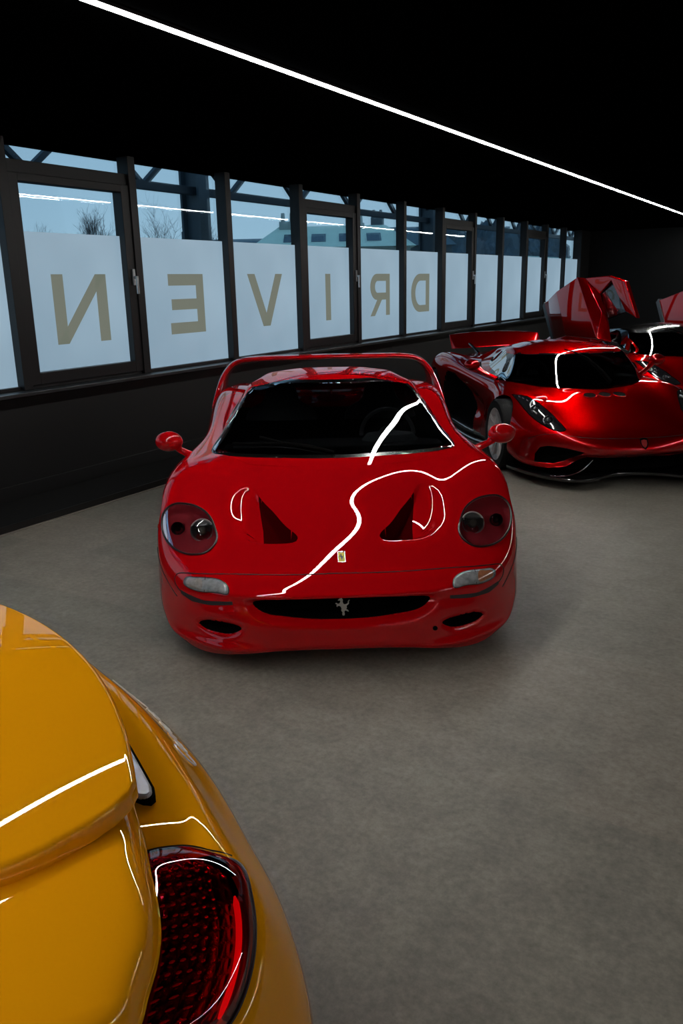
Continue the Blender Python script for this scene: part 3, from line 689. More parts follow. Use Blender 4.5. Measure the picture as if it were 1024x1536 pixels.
# ---- wheels
def wheel(parent, x, y, z, R, w, side, spokes=5, rim_r=None, m=wheel_m, twin=False):
    r_ = rim_r or R*.72
    M = Matrix.Translation((x, y, z)) @ Matrix.Rotation(side*PI/2, 4, 'Y')   # local z points outward
    e = empty('wheel', (0, 0, 0)); e.parent = parent
    t = MB(); t.lathe([(r_, -w/2), (R*.95, -w/2), (R, -w*.38), (R, w*.38), (R*.95, w/2), (r_, w/2), (r_-.008, w*.46), (r_-.012, 0), (r_-.008, -w*.46)], 56, M, True); t.build('tyre', rubber, e, True)
    s = MB(); s.lathe([(r_, w*.49), (r_+.004, w*.46), (r_-.012, w*.40), (r_-.03, w*.1), (r_-.03, -w*.45), (r_-.045, -w*.45), (r_-.045, w*.38), (r_-.02, w*.47)], 56, M, True)
    for k in range(spokes):
        a = 2*PI*k/spokes
        for da in ((-.13, .13) if twin else (0,)):
            p0 = M @ Vector((.05*math.cos(a), .05*math.sin(a), w*.32)); p1 = M @ Vector(((r_-.02)*math.cos(a+da), (r_-.02)*math.sin(a+da), w*.42))
            out = (M.to_3x3() @ Vector((0, 0, 1)))
            s.bar(p0, p1, .045 if not twin else .028, .03, out)
    s.lathe([(.001, w*.2), (.075, w*.2), (.075, w*.33), (.03, w*.38), (.001, w*.38)], 28, M)
    s.build('rim', m, e, 'auto')
    bk_ = MB(); bk_.lathe([(r_-.03, -w*.3), (.02, -w*.3)], 40, M); bk_.build('wheel_barrel', black_m, e)
    d = MB(); d.lathe([(.03, -.012), (r_*.74, -.012), (r_*.74, .012), (.03, .012)], 36, M); d.build('brake_disc', mat('brake_steel', (.06, .06, .062), .4, 1.), e)
    return e
for sx in (-1, 1):
    wheel(front_car, sx*.81, 1.02, .325, .325, .235, sx)
    wheel(front_car, sx*.80, 3.60, .335, .335, .33, sx)
ua = MB(); ua.box((-.66, .62, .10), (.66, 1.4, .42)); ua.box((-.66, 1.4, .10), (.66, 4.1, .66)); ua.build('underbody', black_m, front_car)

# ---- lamps, shut lines, badges
lens_ring = mat('lamp_gasket', (.02, .008, .008), .35)
hl_glass = mat('lamp_glass_grey', (.20, .20, .21), .08, coat=1., metal=.6)
for sx in (-1, 1):
    o = head_o*np.array([sx, 1])
    if sx < 0: o = o[::-1]
    h = patch(BV, o, 'headlight', cover_m, front_car, 'z', .004, 10, .006)
    tube_on(BV, o.tolist(), 'gasket', lens_ring, h, .0055, 'z', .005, True)
    for nm, (cx, cy, cz), r in (('main_lamp', (.713, .600, .548), .060), ('side_lamp', (.850, .655, .545), .034)):
        M = Matrix.Translation((sx*cx, cy, cz)) @ Matrix.Rotation(math.radians(62), 4, 'X')
        q = MB(); q.lathe([(r, -.05), (r*1.04, 0), (r*1.0, .008), (r*.93, .006), (r*.86, -.01), (r*.5, -.03), (.001, -.035)], 40, M); q.build(nm, mat('lamp_bezel_'+nm, (.05, .02, .02) if r < .05 else (.55, .52, .52), .28, .45), h, True)
        q = MB(); rr = r*.90; q.lathe([(rr, .004), (rr*.85, .009), (rr*.6, .012), (rr*.3, .014), (.001, .0145)], 40, M)
        q.build(nm+'_lens', glassy('lens_glass', (.85, .88, .9), .10, .0, .9), h, True)
        q = MB(); q.lathe([(r*.40, -.028), (r*.42, -.012), (r*.3, .004), (.001, .008)], 28, M); q.build(nm+'_bulb', mat('bulb_'+nm, (.70, .62, .55) if r > .05 else (.06, .04, .04), .2, .3), h, True)
    t_o = spl([(.532,.385),(.532,.402),(.56,.420),(.64,.425),(.72,.414),(.762,.398),(.768,.380),(.73,.368),(.66,.370),(.58,.380)], 48, True)[:, :2]*np.array([sx, 1])
    if sx > 0: t_o = t_o[::-1]
    t = patch(BV, t_o, 'turn_signal', None or mat('ribbed_lens', (.27, .28, .29), .12, coat=1., bump=(90, .3, .003), noise=(45, .6)), front_car, 'y', .003, 6, .006, rim=.02)
    tube_on(BV, t_o.tolist(), 'gasket', lens_ring, t, .003, 'y', .001, True)
    b_o = spl([(.66,.384),(.665,.412),(.71,.408),(.745,.396),(.745,.384),(.71,.378)], 24, True)[:, :2]*np.array([sx, 1])
    patch(BV, b_o, 'amber_bulb', mat('amber_glass_' + ('orange' if sx > 0 else 'grey'), (.42, .16, .08) if sx > 0 else (.30, .27, .25), .15, coat=1., noise=(70, .5)), t, 'y', .0096, 4, .002)  # right bulb coloured amber, left bulb greyish
    tube_on(BV, [(sx*.648, .372), (sx*.65, .424)], 'lens_divider', lens_ring, t, .0018, 'y', .010)
    st_o = [(.512,.350),(.62,.333),(.724,.328),(.785,.343),(.785,.326),(.724,.310),(.62,.316),(.512,.334)]
    st = spl([(x*sx, z) for x, z in st_o], 8)
    dense = []
    pts8 = [(x*sx, z) for x, z in st_o]
    for i in range(8):
        a, c = pts8[i], pts8[(i+1) % 8]
        for k in range(6): dense.append((a[0]+(c[0]-a[0])*k/6, a[1]+(c[1]-a[1])*k/6))
    patch(BV, dense, 'bumper_slot', mat('slot_grey', (.022, .016, .016), .5), front_car, 'y', .0015, 3)
    tube_on(BV, spl([(.30,.300),(.36,.322),(.48,.362),(.57,.392),(.68,.435)], 20)[:, :2].tolist(), 'panel_gap', gap_m, front_car, .0028, 'x+' if sx > 0 else 'x-')
    mk = MB(); mk.lathe([(.001, 0), (.018, 0), (.016, .012), (.001, .016)], 14, Matrix.Translation((sx*.982, .86, .50)) @ Matrix.Rotation(sx*PI/2, 4, 'Y') @ Matrix.Diagonal((.8, 1.2, 1, 1))); mk.build('side_marker', mat('amber_marker', (.4, .05, .02), .2, coat=1.), front_car, True)
half = [(0,.451),(.2,.450),(.44,.447),(.60,.439),(.71,.427),(.785,.411),(.815,.396),(.826,.372),(.812,.350),(.79,.336)]
shut = [(-x, z) for x, z in half[::-1]]+half[1:]
tube_on(BV, spl(shut, 120)[:, :2].tolist(), 'hood_shut_line', gap_m, front_car, .003, 'y')
# creases running up from the outlets to the screen
hole = MB(); hole.lathe([(.001, 0), (.012, 0), (.012, .002), (.001, .002)], 16, Matrix.Translation(drop(BV, [(.437, .205)], 'y', .002)[0]) @ Matrix.Rotation(PI/2, 4, 'X')); hole.build('tow_eye_hole', black_m, front_car)
HORSE = [(.50,.0),(.56,.02),(.58,.10),(.55,.20),(.60,.28),(.70,.26),(.80,.20),(.84,.24),(.78,.32),(.68,.36),(.72,.44),(.70,.54),(.78,.58),(.86,.66),(.84,.76),(.90,.84),(.86,.86),(.78,.78),(.78,.68),(.68,.64),(.58,.62),(.50,.66),(.46,.76),(.48,.86),(.42,.94),(.36,1.0),(.34,.95),(.26,.93),(.16,.86),(.18,.82),(.28,.84),(.32,.78),(.26,.68),(.16,.66),(.06,.72),(.0,.68),(.02,.64),(.10,.62),(.06,.54),(.12,.48),(.16,.54),(.26,.54),(.34,.48),(.38,.38),(.36,.28),(.44,.18),(.42,.10),(.44,.02)]
def horse(w, h, M, t, name, m, parent):
    mb = MB(); mb.prism([((x-.46)*w, (z-.5)*h) for x, z in HORSE], M, t)
    o = mb.build(name, m, parent)
    bm = bmesh.new(); bm.from_mesh(o.data); bmesh.ops.triangulate(bm, faces=bm.faces); bm.to_mesh(o.data); bm.free(); return o
horse(.075, .092, Matrix.Translation((.004, .052, .322)) @ Matrix.Rotation(PI/2, 4, 'X'), .006, 'prancing_horse_emblem', mat('emblem_chrome', (.85, .85, .86), .25, 1.), front_car)
pb = drop(BV, [(.008, .262)], 'z', .003)[0]; tl = math.atan2(drop(BV, [(.008, .30)], 'z')[0][2]-drop(BV, [(.008, .22)], 'z')[0][2], .08)
MB_ = Matrix.Translation(pb) @ Matrix.Rotation(tl, 4, 'X')
q = MB().box((-.0185, -.044, -.002), (.0185, .044, .001)); q.v = [tuple(MB_ @ Vector(v)) for v in q.v]; bd = q.build('badge', mat('badge_rim', (.6, .6, .55), .25, 1.), front_car)
q = MB().box((-.0160, -.0405, .001), (.0160, .031, .0018)); q.v = [tuple(MB_ @ Vector(v)) for v in q.v]; q.build('yellow_field', mat('badge_yellow', (.75, .55, .03), .4), bd)
horse(.027, .052, MB_ @ Matrix.Translation((0, -.004, .0018)), .0008, 'horse_silhouette', mat('badge_black', (.01, .01, .01), .4), bd)
for i, c in enumerate(((.02, .25, .06), (.7, .7, .7), (.5, .02, .02))):
    q = MB().box((-.0160+i*.01067, .032, .001), (-.0160+(i+1)*.01067, .0405, .0018)); q.v = [tuple(MB_ @ Vector(v)) for v in q.v]; q.build('badge_stripe', mat('stripe_%s' % 'abc'[i], c, .4), bd)
# ------------------------------------------------------------------ the two low candy-red cars at the right
candy = mat('candy_red_paint', (.56, .0012, .004), .30, metal=.90, spec=0., coat=1., coat_rough=.01, noise=(2, .04))
candy.node_tree.nodes['Principled BSDF'].inputs['Specular Tint'].default_value = (.45, .003, .006, 1)
carbon = mat('gloss_carbon', (.006, .006, .007), .22, coat=1.)
def reg_body():
    R = []
    def ring(*p): R.append([tuple(q) for q in p])
    ring((0,.16,.23),(.1,.16,.23),(.2,.16,.23),(.3,.17,.23),(.36,.18,.228),(.37,.18,.225),(.36,.18,.222),(.3,.17,.22),(.15,.16,.22),(0,.16,.22))
    ring((0,.045,.285),(.22,.06,.285),(.40,.11,.280),(.52,.20,.262),(.58,.25,.235),(.58,.25,.205),(.52,.22,.18),(.4,.17,.165),(.2,.12,.155),(0,.10,.15))
    ring((0,-.035,.345),(.24,.0,.345),(.46,.095,.345),(.64,.24,.350),(.76,.36,.330),(.80,.40,.25),(.76,.36,.18),(.6,.25,.13),(.3,.14,.12),(0,.12,.12))
    ring((0,.030,.440),(.27,.055,.440),(.50,.14,.440),(.68,.28,.455),(.83,.43,.42),(.90,.52,.31),(.88,.50,.18),(.68,.36,.11),(.35,.22,.10),(0,.2,.10))
    ring((0,.36,.570),(.29,.37,.562),(.53,.42,.548),(.71,.52,.572),(.88,.63,.52),(.965,.70,.38),(.94,.68,.2),(.72,.6,.11),(.4,.5,.10),(0,.5,.10))
    ring((0,.72,.680),(.30,.73,.668),(.54,.76,.655),(.73,.84,.700),(.90,.93,.655),(.995,.98,.48),(.975,.98,.25),(.75,.9,.12),(.4,.9,.10),(0,.9,.10))
    ring((0,1.02,.755),(.32,1.04,.745),(.56,1.10,.732),(.75,1.18,.765),(.90,1.24,.715),(.985,1.3,.50),(.96,1.3,.22),(.76,1.3,.12),(.4,1.3,.1),(0,1.3,.1))
    ring((0,1.55,.80),(.35,1.55,.80),(.62,1.58,.785),(.78,1.62,.775),(.88,1.66,.69),(.915,1.72,.45),(.93,1.72,.2),(.78,1.7,.12),(.4,1.7,.1),(0,1.7,.1))
    ring((0,2.3,.82),(.35,2.3,.82),(.62,2.3,.805),(.79,2.3,.79),(.885,2.3,.70),(.88,2.3,.42),(.95,2.3,.18),(.8,2.3,.12),(.4,2.3,.1),(0,2.3,.1))
    ring((0,3.0,.88),(.35,3.0,.88),(.60,3.0,.865),(.80,3.0,.850),(.93,3.0,.765),(.94,3.0,.48),(.97,3.0,.18),(.8,3.,.12),(.4,3.,.1),(0,3.,.1))
    ring((0,3.65,.88),(.33,3.65,.875),(.58,3.65,.87),(.82,3.65,.900),(.975,3.65,.815),(1.025,3.65,.55),(.98,3.65,.25),(.8,3.65,.14),(.4,3.65,.12),(0,3.65,.12))
    ring((0,4.2,.85),(.32,4.2,.85),(.56,4.2,.85),(.78,4.2,.875),(.92,4.2,.80),(.965,4.2,.58),(.90,4.2,.3),(.75,4.2,.2),(.4,4.2,.18),(0,4.2,.18))
    ring((0,4.48,.80),(.3,4.48,.80),(.52,4.47,.80),(.70,4.45,.80),(.80,4.43,.73),(.84,4.42,.58),(.78,4.42,.4),(.65,4.44,.3),(.35,4.46,.3),(0,4.46,.3))
    ring((0,4.52,.58),(.1,4.52,.58),(.2,4.52,.58),(.3,4.51,.57),(.36,4.5,.56),(.37,4.5,.55),(.36,4.5,.54),(.3,4.5,.53),(.15,4.5,.53),(0,4.5,.53))
    return mirror_cols(R, True)
hyper = empty('hypercar', (0, 0, 0), 0, 'metallic red hypercar with wraparound black windscreen and rear wing, parked right of the scarlet car', 'car')
hyper.location = Matrix.Rotation(YAW, 4, 'Z') @ Vector((2.60, 6.85, 0)); hyper.rotation_euler = (0, 0, YAW+.10)
SR = Surf(reg_body(), wrap=True)
KR = Skin(SR, np.concatenate([np.linspace(0, SR.ku[5], 120, endpoint=False), np.linspace(SR.ku[5], SR.u1, 150)]), np.linspace(0, SR.v1, 400, endpoint=False))
def side_poly(poly, xmin=.5): return lambda P: np.where(np.abs(P[:, 0]) > xmin, poly_sd(P[:, 1], P[:, 2], poly), 1.)
r_int = [(.816,.195),(.812,.27),(.78,.335),(.723,.357),(.60,.350),(.47,.325),(.53,.275),(.60,.225),(.68,.198)]
r_cen = [(-.44,.283),(.44,.283),(.50,.235),(.58,.178),(.70,.155),(.90,.150),(.90,-.1),(-.90,-.1),(-.90,.150),(-.70,.155),(-.58,.178),(-.50,.235)]
g_int = sd_front2(r_int, .8); g_cen = sd_front(r_cen, .75)
def g_wheel(P):
    d = np.full(len(P), 1.)
    for wy, r in ((1.08, .365), (3.72, .385)):
        dd = np.hypot(P[:, 1]-wy, P[:, 2]-.345)-r; d = np.where((np.abs(P[:, 0]) > .70) & (P[:, 2] < .80), np.minimum(d, dd), d)
    return d
g_side = side_poly([(2.02,.17),(2.28,.40),(2.62,.62),(2.95,.73),(3.22,.74),(3.30,.60),(3.27,.17)], .6)
g_rear = side_poly([(3.27,.17),(3.36,.50),(3.44,.72),(3.60,.80),(3.80,.80),(3.6,.735),(3.4,.60),(3.34,.40),(3.35,.17)], .6)
def g_cab(P):
    x, y, z = P[:, 0], P[:, 1], P[:, 2]; yf = 1.06+1.0*x**2
    d = np.maximum(np.abs(x)-.73, np.maximum(yf-y, y-2.9)); return np.where(z > .6, d, 1.)
for f in (g_int, g_cen, g_wheel, g_side): KR.snap(f, .012)
P = KR.P0; push = np.zeros_like(P)
push[:, 1] += .10*sstep(0, -.02, g_int(P)); push[:, 1] += .14*sstep(0, -.03, g_cen(P))
sx_ = np.sign(P[:, 0]); push[:, 0] -= sx_*.16*sstep(0, -.10, g_side(P))
# door scoop: a hollow running back along the flank into the intake
dd = side_poly([(1.55,.30),(1.9,.55),(2.5,.68),(3.0,.70),(3.0,.40),(2.2,.30)], .6)(P); push[:, 0] -= sx_*.055*sstep(.02, -.14, dd)
KR.P = P+push
KR.label[KR.faces_where(g_int, -2e-4)] = 1
KR.label[KR.faces_where(g_cen, -2e-4)] = 2
KR.label[KR.faces_where(g_side, -2e-4)] = 3
KR.label[KR.faces_where(lambda P: np.where((P[:, 2] < .215) & (P[:, 1] > 1.4) & (P[:, 1] < 3.3) & (np.abs(P[:, 0]) > .5), -1., 1.), 0)] = 4
KR.label[KR.faces_where(g_cab, 0)] = 5
KR.alive[KR.faces_where(g_wheel, 0)] = False
KR.part(0, 'body', candy, hyper); KR.part(1, 'side_intake', black_m, hyper, split=True); KR.part(2, 'lower_grille', black_m, hyper)
KR.part(3, 'flank_intake', black_m, hyper, split=True); KR.part(4, 'side_skirt', carbon, hyper, split=True); KR.part(5, 'cabin_floor', black_m, hyper)
BR = KR.bvh()
def reg_canopy():
    R = []
    def wrow(y0, z0, ky, kz, xs, *side): R.append([(x, y0+ky*x*x, z0-kz*x*x) for x in xs] + list(side))
    wrow(.93, .725, 1.0, .0, (0,.25,.45,.60,.70), (.75,1.56,.72), (.79,1.72,.72), (.80,1.80,.70))
    wrow(1.02, .765, 1.0, .0, (0,.25,.45,.60,.70), (.745,1.60,.765), (.785,1.78,.765), (.80,1.86,.72))
    wrow(1.22, .925, 1.05, .05, (0,.25,.44,.565,.645), (.68,1.74,.855), (.755,1.90,.79), (.79,1.95,.73))
    wrow(1.43, 1.062, 1.12, .06, (0,.24,.40,.51,.575), (.612,1.86,.985), (.70,2.02,.85), (.78,2.1,.74))
    wrow(1.90, 1.138, .55, .20, (0,.22,.37,.475,.545), (.585,2.13,1.03), (.685,2.25,.88), (.77,2.3,.76))
    wrow(2.45, 1.132, .10, .34, (0,.20,.34,.43,.49), (.53,2.5,1.0), (.645,2.5,.89), (.75,2.5,.79))
    wrow(3.0, 1.06, 0, .34, (0,.17,.29,.37,.42), (.46,3.0,.965), (.55,3.0,.90), (.66,3.0,.83))
    wrow(3.6, .96, 0, .3, (0,.13,.22,.28,.32), (.36,3.6,.91), (.44,3.6,.88), (.52,3.6,.84))
    wrow(4.2, .87, 0, .1, (0,.10,.17,.22,.25), (.28,4.2,.855), (.33,4.2,.85), (.38,4.2,.83))
    return mirror_cols(R, False)
SK = Surf(reg_canopy()); KK = Skin(SK, np.linspace(0, SK.u1, 200), np.linspace(0, SK.v1, 200))
def k_scr(P):
    x, y, z = np.abs(P[:, 0]), P[:, 1], P[:, 2]
    return np.maximum(y-(1.405+1.12*x*x), np.where(y < 2.3, x-.735, 1))
rs_o = [(1.80,.80),(1.86,.80),(2.10,.835),(2.45,.875),(2.72,.935),(2.60,.995),(2.35,1.045),(2.12,1.040),(1.98,.985),(1.88,.90)]
k_side = side_poly(rs_o, .46)
for f in (k_scr, k_side): KK.snap(f, .012)
KK.label[KK.faces_where(lambda P: k_scr(P)-.02, 0)] = 2
KK.label[KK.faces_where(lambda P: np.where((P[:, 1] < 2.22) & (np.abs(P[:, 0]) > .5) & (P[:, 2] < 1.03), -1., 1.), 0)] = 2
KK.label[KK.faces_where(k_scr, 0)] = 1
KK.label[KK.faces_where(k_side, 0)] = 3
bk = mat('gloss_black', (.004, .004, .004), .15, coat=.5)
KK.part(0, 'roof', candy, hyper, flip=True); KK.part(2, 'window_surround', bk, hyper, flip=True); KK.part(1, 'windscreen', dark_glass, hyper, flip=True); KK.part(3, 'side_window', dark_glass, hyper, flip=True, split=True)
BK = KK.bvh()
MB().box((-.66, 1.55, .74), (.66, 1.85, .80)).build('dashboard', interior, hyper, bevel=.02)
for x in (-.34, .34): seat(x, 2.32, .46, hyper)
steering_wheel((-.34, 1.92, .80), .165, 68, hyper)
wpr = MB(); wr = lambda x, y: drop(BK, [(x, y)], 'z', .012)[0]
wpr.tube([wr(.16, 1.10), wr(.10, 1.20), wr(.0, 1.33), wr(-.10, 1.45), wr(-.16, 1.52)], [.012, .014, .01, .008, .006]); wpr.build('windscreen_wiper', black_m, hyper, True)
# splitter
def plate(outline, z0, z1, name, m, parent, bevel=.006):
    q = MB(); n = len(outline); q.add([(x, y, z0) for x, y in outline]+[(x, y, z1) for x, y in outline], [tuple(range(n))[::-1], tuple(range(n, 2*n))]+[(i, (i+1) % n, n+(i+1) % n, n+i) for i in range(n)])
    return q.build(name, m, parent, bevel=bevel)
sp_ = spl([(0,.22),(.22,.17),(.38,.06),(.52,.03),(.68,.12),(.84,.36),(.97,.74)], 40)[:, :2].tolist()
plate([(-x, y) for x, y in sp_[::-1][:-1]]+sp_+[(.80, .9), (-.80, .9)], .075, .105, 'front_splitter', carbon, hyper)
for sx in (-1, 1):
    MB().tube(spl([(sx*.43,.03,.275),(sx*.50,.04,.20),(sx*.60,.09,.135),(sx*.74,.20,.11)], 14).tolist(), [.006]*14, 8).build('splitter_fin', mat('fin_edge', (.25, .25, .26), .2, 1.), hyper, True)
    MB().tube(spl([(sx*.955,1.5,.16),(sx*.98,1.9,.13),(sx*1.0,2.6,.12),(sx*1.0,3.2,.13)], 20).tolist(), .030, 10, squash=.5).build('sill_blade', carbon, hyper, True)
    wheel(hyper, sx*.865, 1.08, .338, .338, .25, sx, 7, .255, wheel_m, True)
    wheel(hyper, sx*.85, 3.72, .355, .355, .33, sx, 7, .265, wheel_m, True)
mirror(1, hyper, (.80, 1.78, .80), (1.03, 1.93, .925), candy, (.085, .075, .058)); mirror(-1, hyper, (-.80, 1.80, .80), (-1.00, 1.95, .925), candy, (.085, .075, .058))
# rear wing on two black pylons
wsec = []
for i in range(31):
    t = -1+i/15; x = .80*t; half = .165*(1-abs(t)**5*.6); wsec.append(((x*.78, 4.40+.10*t*t, .985+.035*(1-t*t)), (0, -.008, .020*(1-abs(t)**6*.7)), (0, half*1.15, .088)))
loft(wsec, 'rear_wing', candy, hyper)
for sx in (-1, 1): MB().tube([(sx*.36, 4.02, .86), (sx*.40, 4.15, .93), (sx*.42, 4.30, .97)], [.022, .018, .015], 10, squash=.6).build('wing_pylon', carbon, hyper, True)
MB().box((-.62, .9, .10), (.62, 1.5, .5)).build('underbody', black_m, hyper)
MB().box((-.62, 1.5, .10), (.62, 4.1, .66)).build('engine_tray', black_m, hyper)
for cx in (-.145, 0, .145):
    o = [(cx+.055*math.cos(a*PI/12)*(1 if math.cos(a*PI/12) > 0 else 1.15), .845+.058*math.sin(a*PI/12)) for a in range(24)]
    patch(BR, o, 'hood_vent', black_m, hyper, 'z', .003, 3); tube_on(BR, o[12:]+o[:1], 'vent_lip', candy, hyper, .0045, 'z', .003)
sh = [(-.86,.40),(-.80,.437),(-.68,.462),(-.5,.452),(-.25,.448),(0,.447),(.25,.448),(.5,.452),(.68,.462),(.80,.437),(.86,.40)]
tube_on(BR, spl(sh, 60)[:, :2].tolist(), 'hood_shut_line', gap_m, hyper, .0028, 'y')
bm_ = drop(BR, [(0, .405)], 'y', .004)[0]
shield = [(-.022,.028),(0,.034),(.022,.028),(.022,.0),(.014,-.022),(0,-.036),(-.014,-.022),(-.022,.0)]
Mb = Matrix.Translation(bm_) @ Matrix.Rotation(math.radians(58), 4, 'X')
bo = MB().prism([(x*1.6, y*1.6) for x, y in shield], Mb, .004).build('shield_badge', chrome, hyper)
MB().prism([(x*1.1, y*1.1) for x, y in shield], Mb @ Matrix.Translation((0, 0, .004)), .0015).build('shield_field', mat('shield_red', (.35, .03, .03), .3), bo)
hl = [(.848,1.02),(.80,.96),(.746,.897),(.71,.82),(.674,.729),(.648,.65),(.625,.577),(.613,.50),(.606,.422),(.596,.34),(.590,.272),(.61,.266),(.643,.28),(.68,.32),(.717,.378),(.75,.46),(.779,.556),(.80,.65),(.818,.744),(.834,.88)]
for sx in (-1, 1):
    o = [(x*sx, y) for x, y in hl]
    h = patch(BR, o, 'headlight', mat('headlight_dark', (.012, .012, .014), .08, coat=1.), hyper, 'z', .002, 6, .004)
    tube_on(BR, o, 'gasket', black_m, h, .006, 'z', .001, True)
    for (x, y), r in (((.738, .66), .040), ((.690, .45), .042)):
        c = drop(BR, [(x*sx, y)], 'z', .008)[0]; M = Matrix.Translation(c) @ Matrix.Rotation(math.radians(62), 4, 'X')
        MB().lathe([(r*1.15, -.006), (r*1.15, .006), (r, .010), (r*.9, .004), (r*.9, 0)], 28, M, False).build('projector_ring', mat('projector_ring', (.12, .12, .13), .25, .9), h, True)
        MB().lathe([(r*.72, .0), (r*.62, .016), (r*.35, .026), (.001, .030)], 24, M).build('projector_lens', mat('projector_lens', (.04, .045, .05), .05, coat=1.), h, True)
    MB().tube([c_+Vector((0, 0, .004)) for c_ in drop(BR, spl([(sx*.715,.80),(sx*.752,.76),(sx*.765,.70),(sx*.745,.60)], 12)[:, :2].tolist(), 'z', .006)], .006, 8).build('daylight_bar', mat('daylight_bar', (.8, .8, .82), .2), h, True)
    for k in range(3):
        c = drop(BR, [(sx*(.80-.022*k), .93-.05*k)], 'z', .006)[0]; MB().lathe([(.014, 0), (.010, .006), (.001, .008)], 12, Matrix.Translation(c) @ Matrix.Rotation(math.radians(50), 4, 'X')).build('small_lens', chrome, h, True)
ft = [(-1,'x-'),(1,'x+')]
for sx, ax_ in ft:
    tube_on(BR, [(1.62,.72),(1.66,.55),(1.72,.38),(1.80,.24)], 'door_gap', gap_m, hyper, .0028, ax_)

# ---- the second candy-red car, both doors swung up
def copy_children(src, dst, skip):
    for ch in list(src.children):
        if ch.name.split('.')[0] in skip: continue
        c = ch.copy(); C.objects.link(c); c.parent = dst
        for g in ch.children:
            d = g.copy(); C.objects.link(d); d.parent = c
open_car = empty('hypercar', (0, 0, 0), 0, 'dark red hypercar behind the others with both doors swung up in the air', 'car')
open_car.location = Matrix.Rotation(YAW, 4, 'Z') @ Vector((4.85, 9.9, 0)); open_car.rotation_euler = (0, 0, YAW+.10)
copy_children(hyper, open_car, ('rear_wing', 'wing_pylon', 'side_window', 'hood_vent', 'vent_lip'))
for ch in open_car.children:
    if ch.name.startswith('roof'): ch.data = ch.data.copy(); ch.data.materials[0] = bk
candy_in = mat('door_inner_black', (.01, .01, .011), .4)
def door(sx):
    pts = dict(I=(-1.10,3.70,1.40), J=(-1.08,3.28,.87), H=(-1.20,2.92,1.60), K=(-1.18,2.50,.965), A=(-1.16,2.24,1.792), G=(-1.13,1.62,.96), B=(-1.09,2.17,1.77), F=(-1.00,1.50,.92),
               C=(-.95,1.66,1.806), D=(-.90,1.25,1.733), E=(-.86,.93,1.27), w1=(-.955,1.56,1.745), w2=(-.90,1.20,1.355), w3=(-.97,1.76,1.22), w4=(-1.02,1.91,1.533), B2=(-1.07,1.66,1.30))
    q = {k: Vector((-sx*v[0]-(.22 if sx > 0 else 0), v[1]+(.25 if sx > 0 else 0), v[2])) for k, v in pts.items()}
    r = bpy.data.objects.new('door', None)
    def shell(polys, name, m, th, parent, sub=0):
        names = sorted({n for p in polys for n in p}); idx = {n: i for i, n in enumerate(names)}
        o = meshobj(name, [q[n] for n in names], [[idx[n] for n in p] for p in polys], m, parent, False)
        so = o.modifiers.new('shell', 'SOLIDIFY'); so.thickness = th; so.offset = 1 if sx < 0 else -1
        bv = o.modifiers.new('bevel', 'BEVEL'); bv.width = .012; bv.segments = 3; bv.limit_method = 'ANGLE'; bv.angle_limit = math.radians(5)
        for p in o.data.polygons: p.use_smooth = True
        return o
    polys = [('I','J','K','H'), ('H','K','G','A'), ('A','G','B2','B'), ('B','B2','w3','w4'), ('B2','G','F','w3'), ('B','w4','w1','C'), ('C','w1','w2','E','D')]
    body = shell(polys, 'door', candy, .06, open_car)
    gl = shell([('w1','w4','w3','w2')], 'door_window', dark_glass, .006, body)
    MB().tube([q['w4'], q['w1'], q['w2'], q['w3']], .012, 8, True).build('window_trim', black_m, body, True)
    MB().bar(q['I']+Vector((sx*.03, .03, 0)), q['J']+Vector((sx*.03, .03, 0)), .07, .10).build('sill_edge', mat('door_edge_grey', (.05, .055, .06), .4), body)
    MB().tube([q['F']+Vector((0, 0, .02)), Vector((sx*.86, 1.5, .84)), Vector((sx*.74, 1.45, .78))], .03, 10).build('hinge_arm', candy_in, body, True)
    MB().tube([q['H']+Vector((sx*.004, 0, 0)), q['K']+Vector((sx*.004, 0, 0))], .006, 6).build('panel_gap', gap_m, body)
door(-1); door(1)

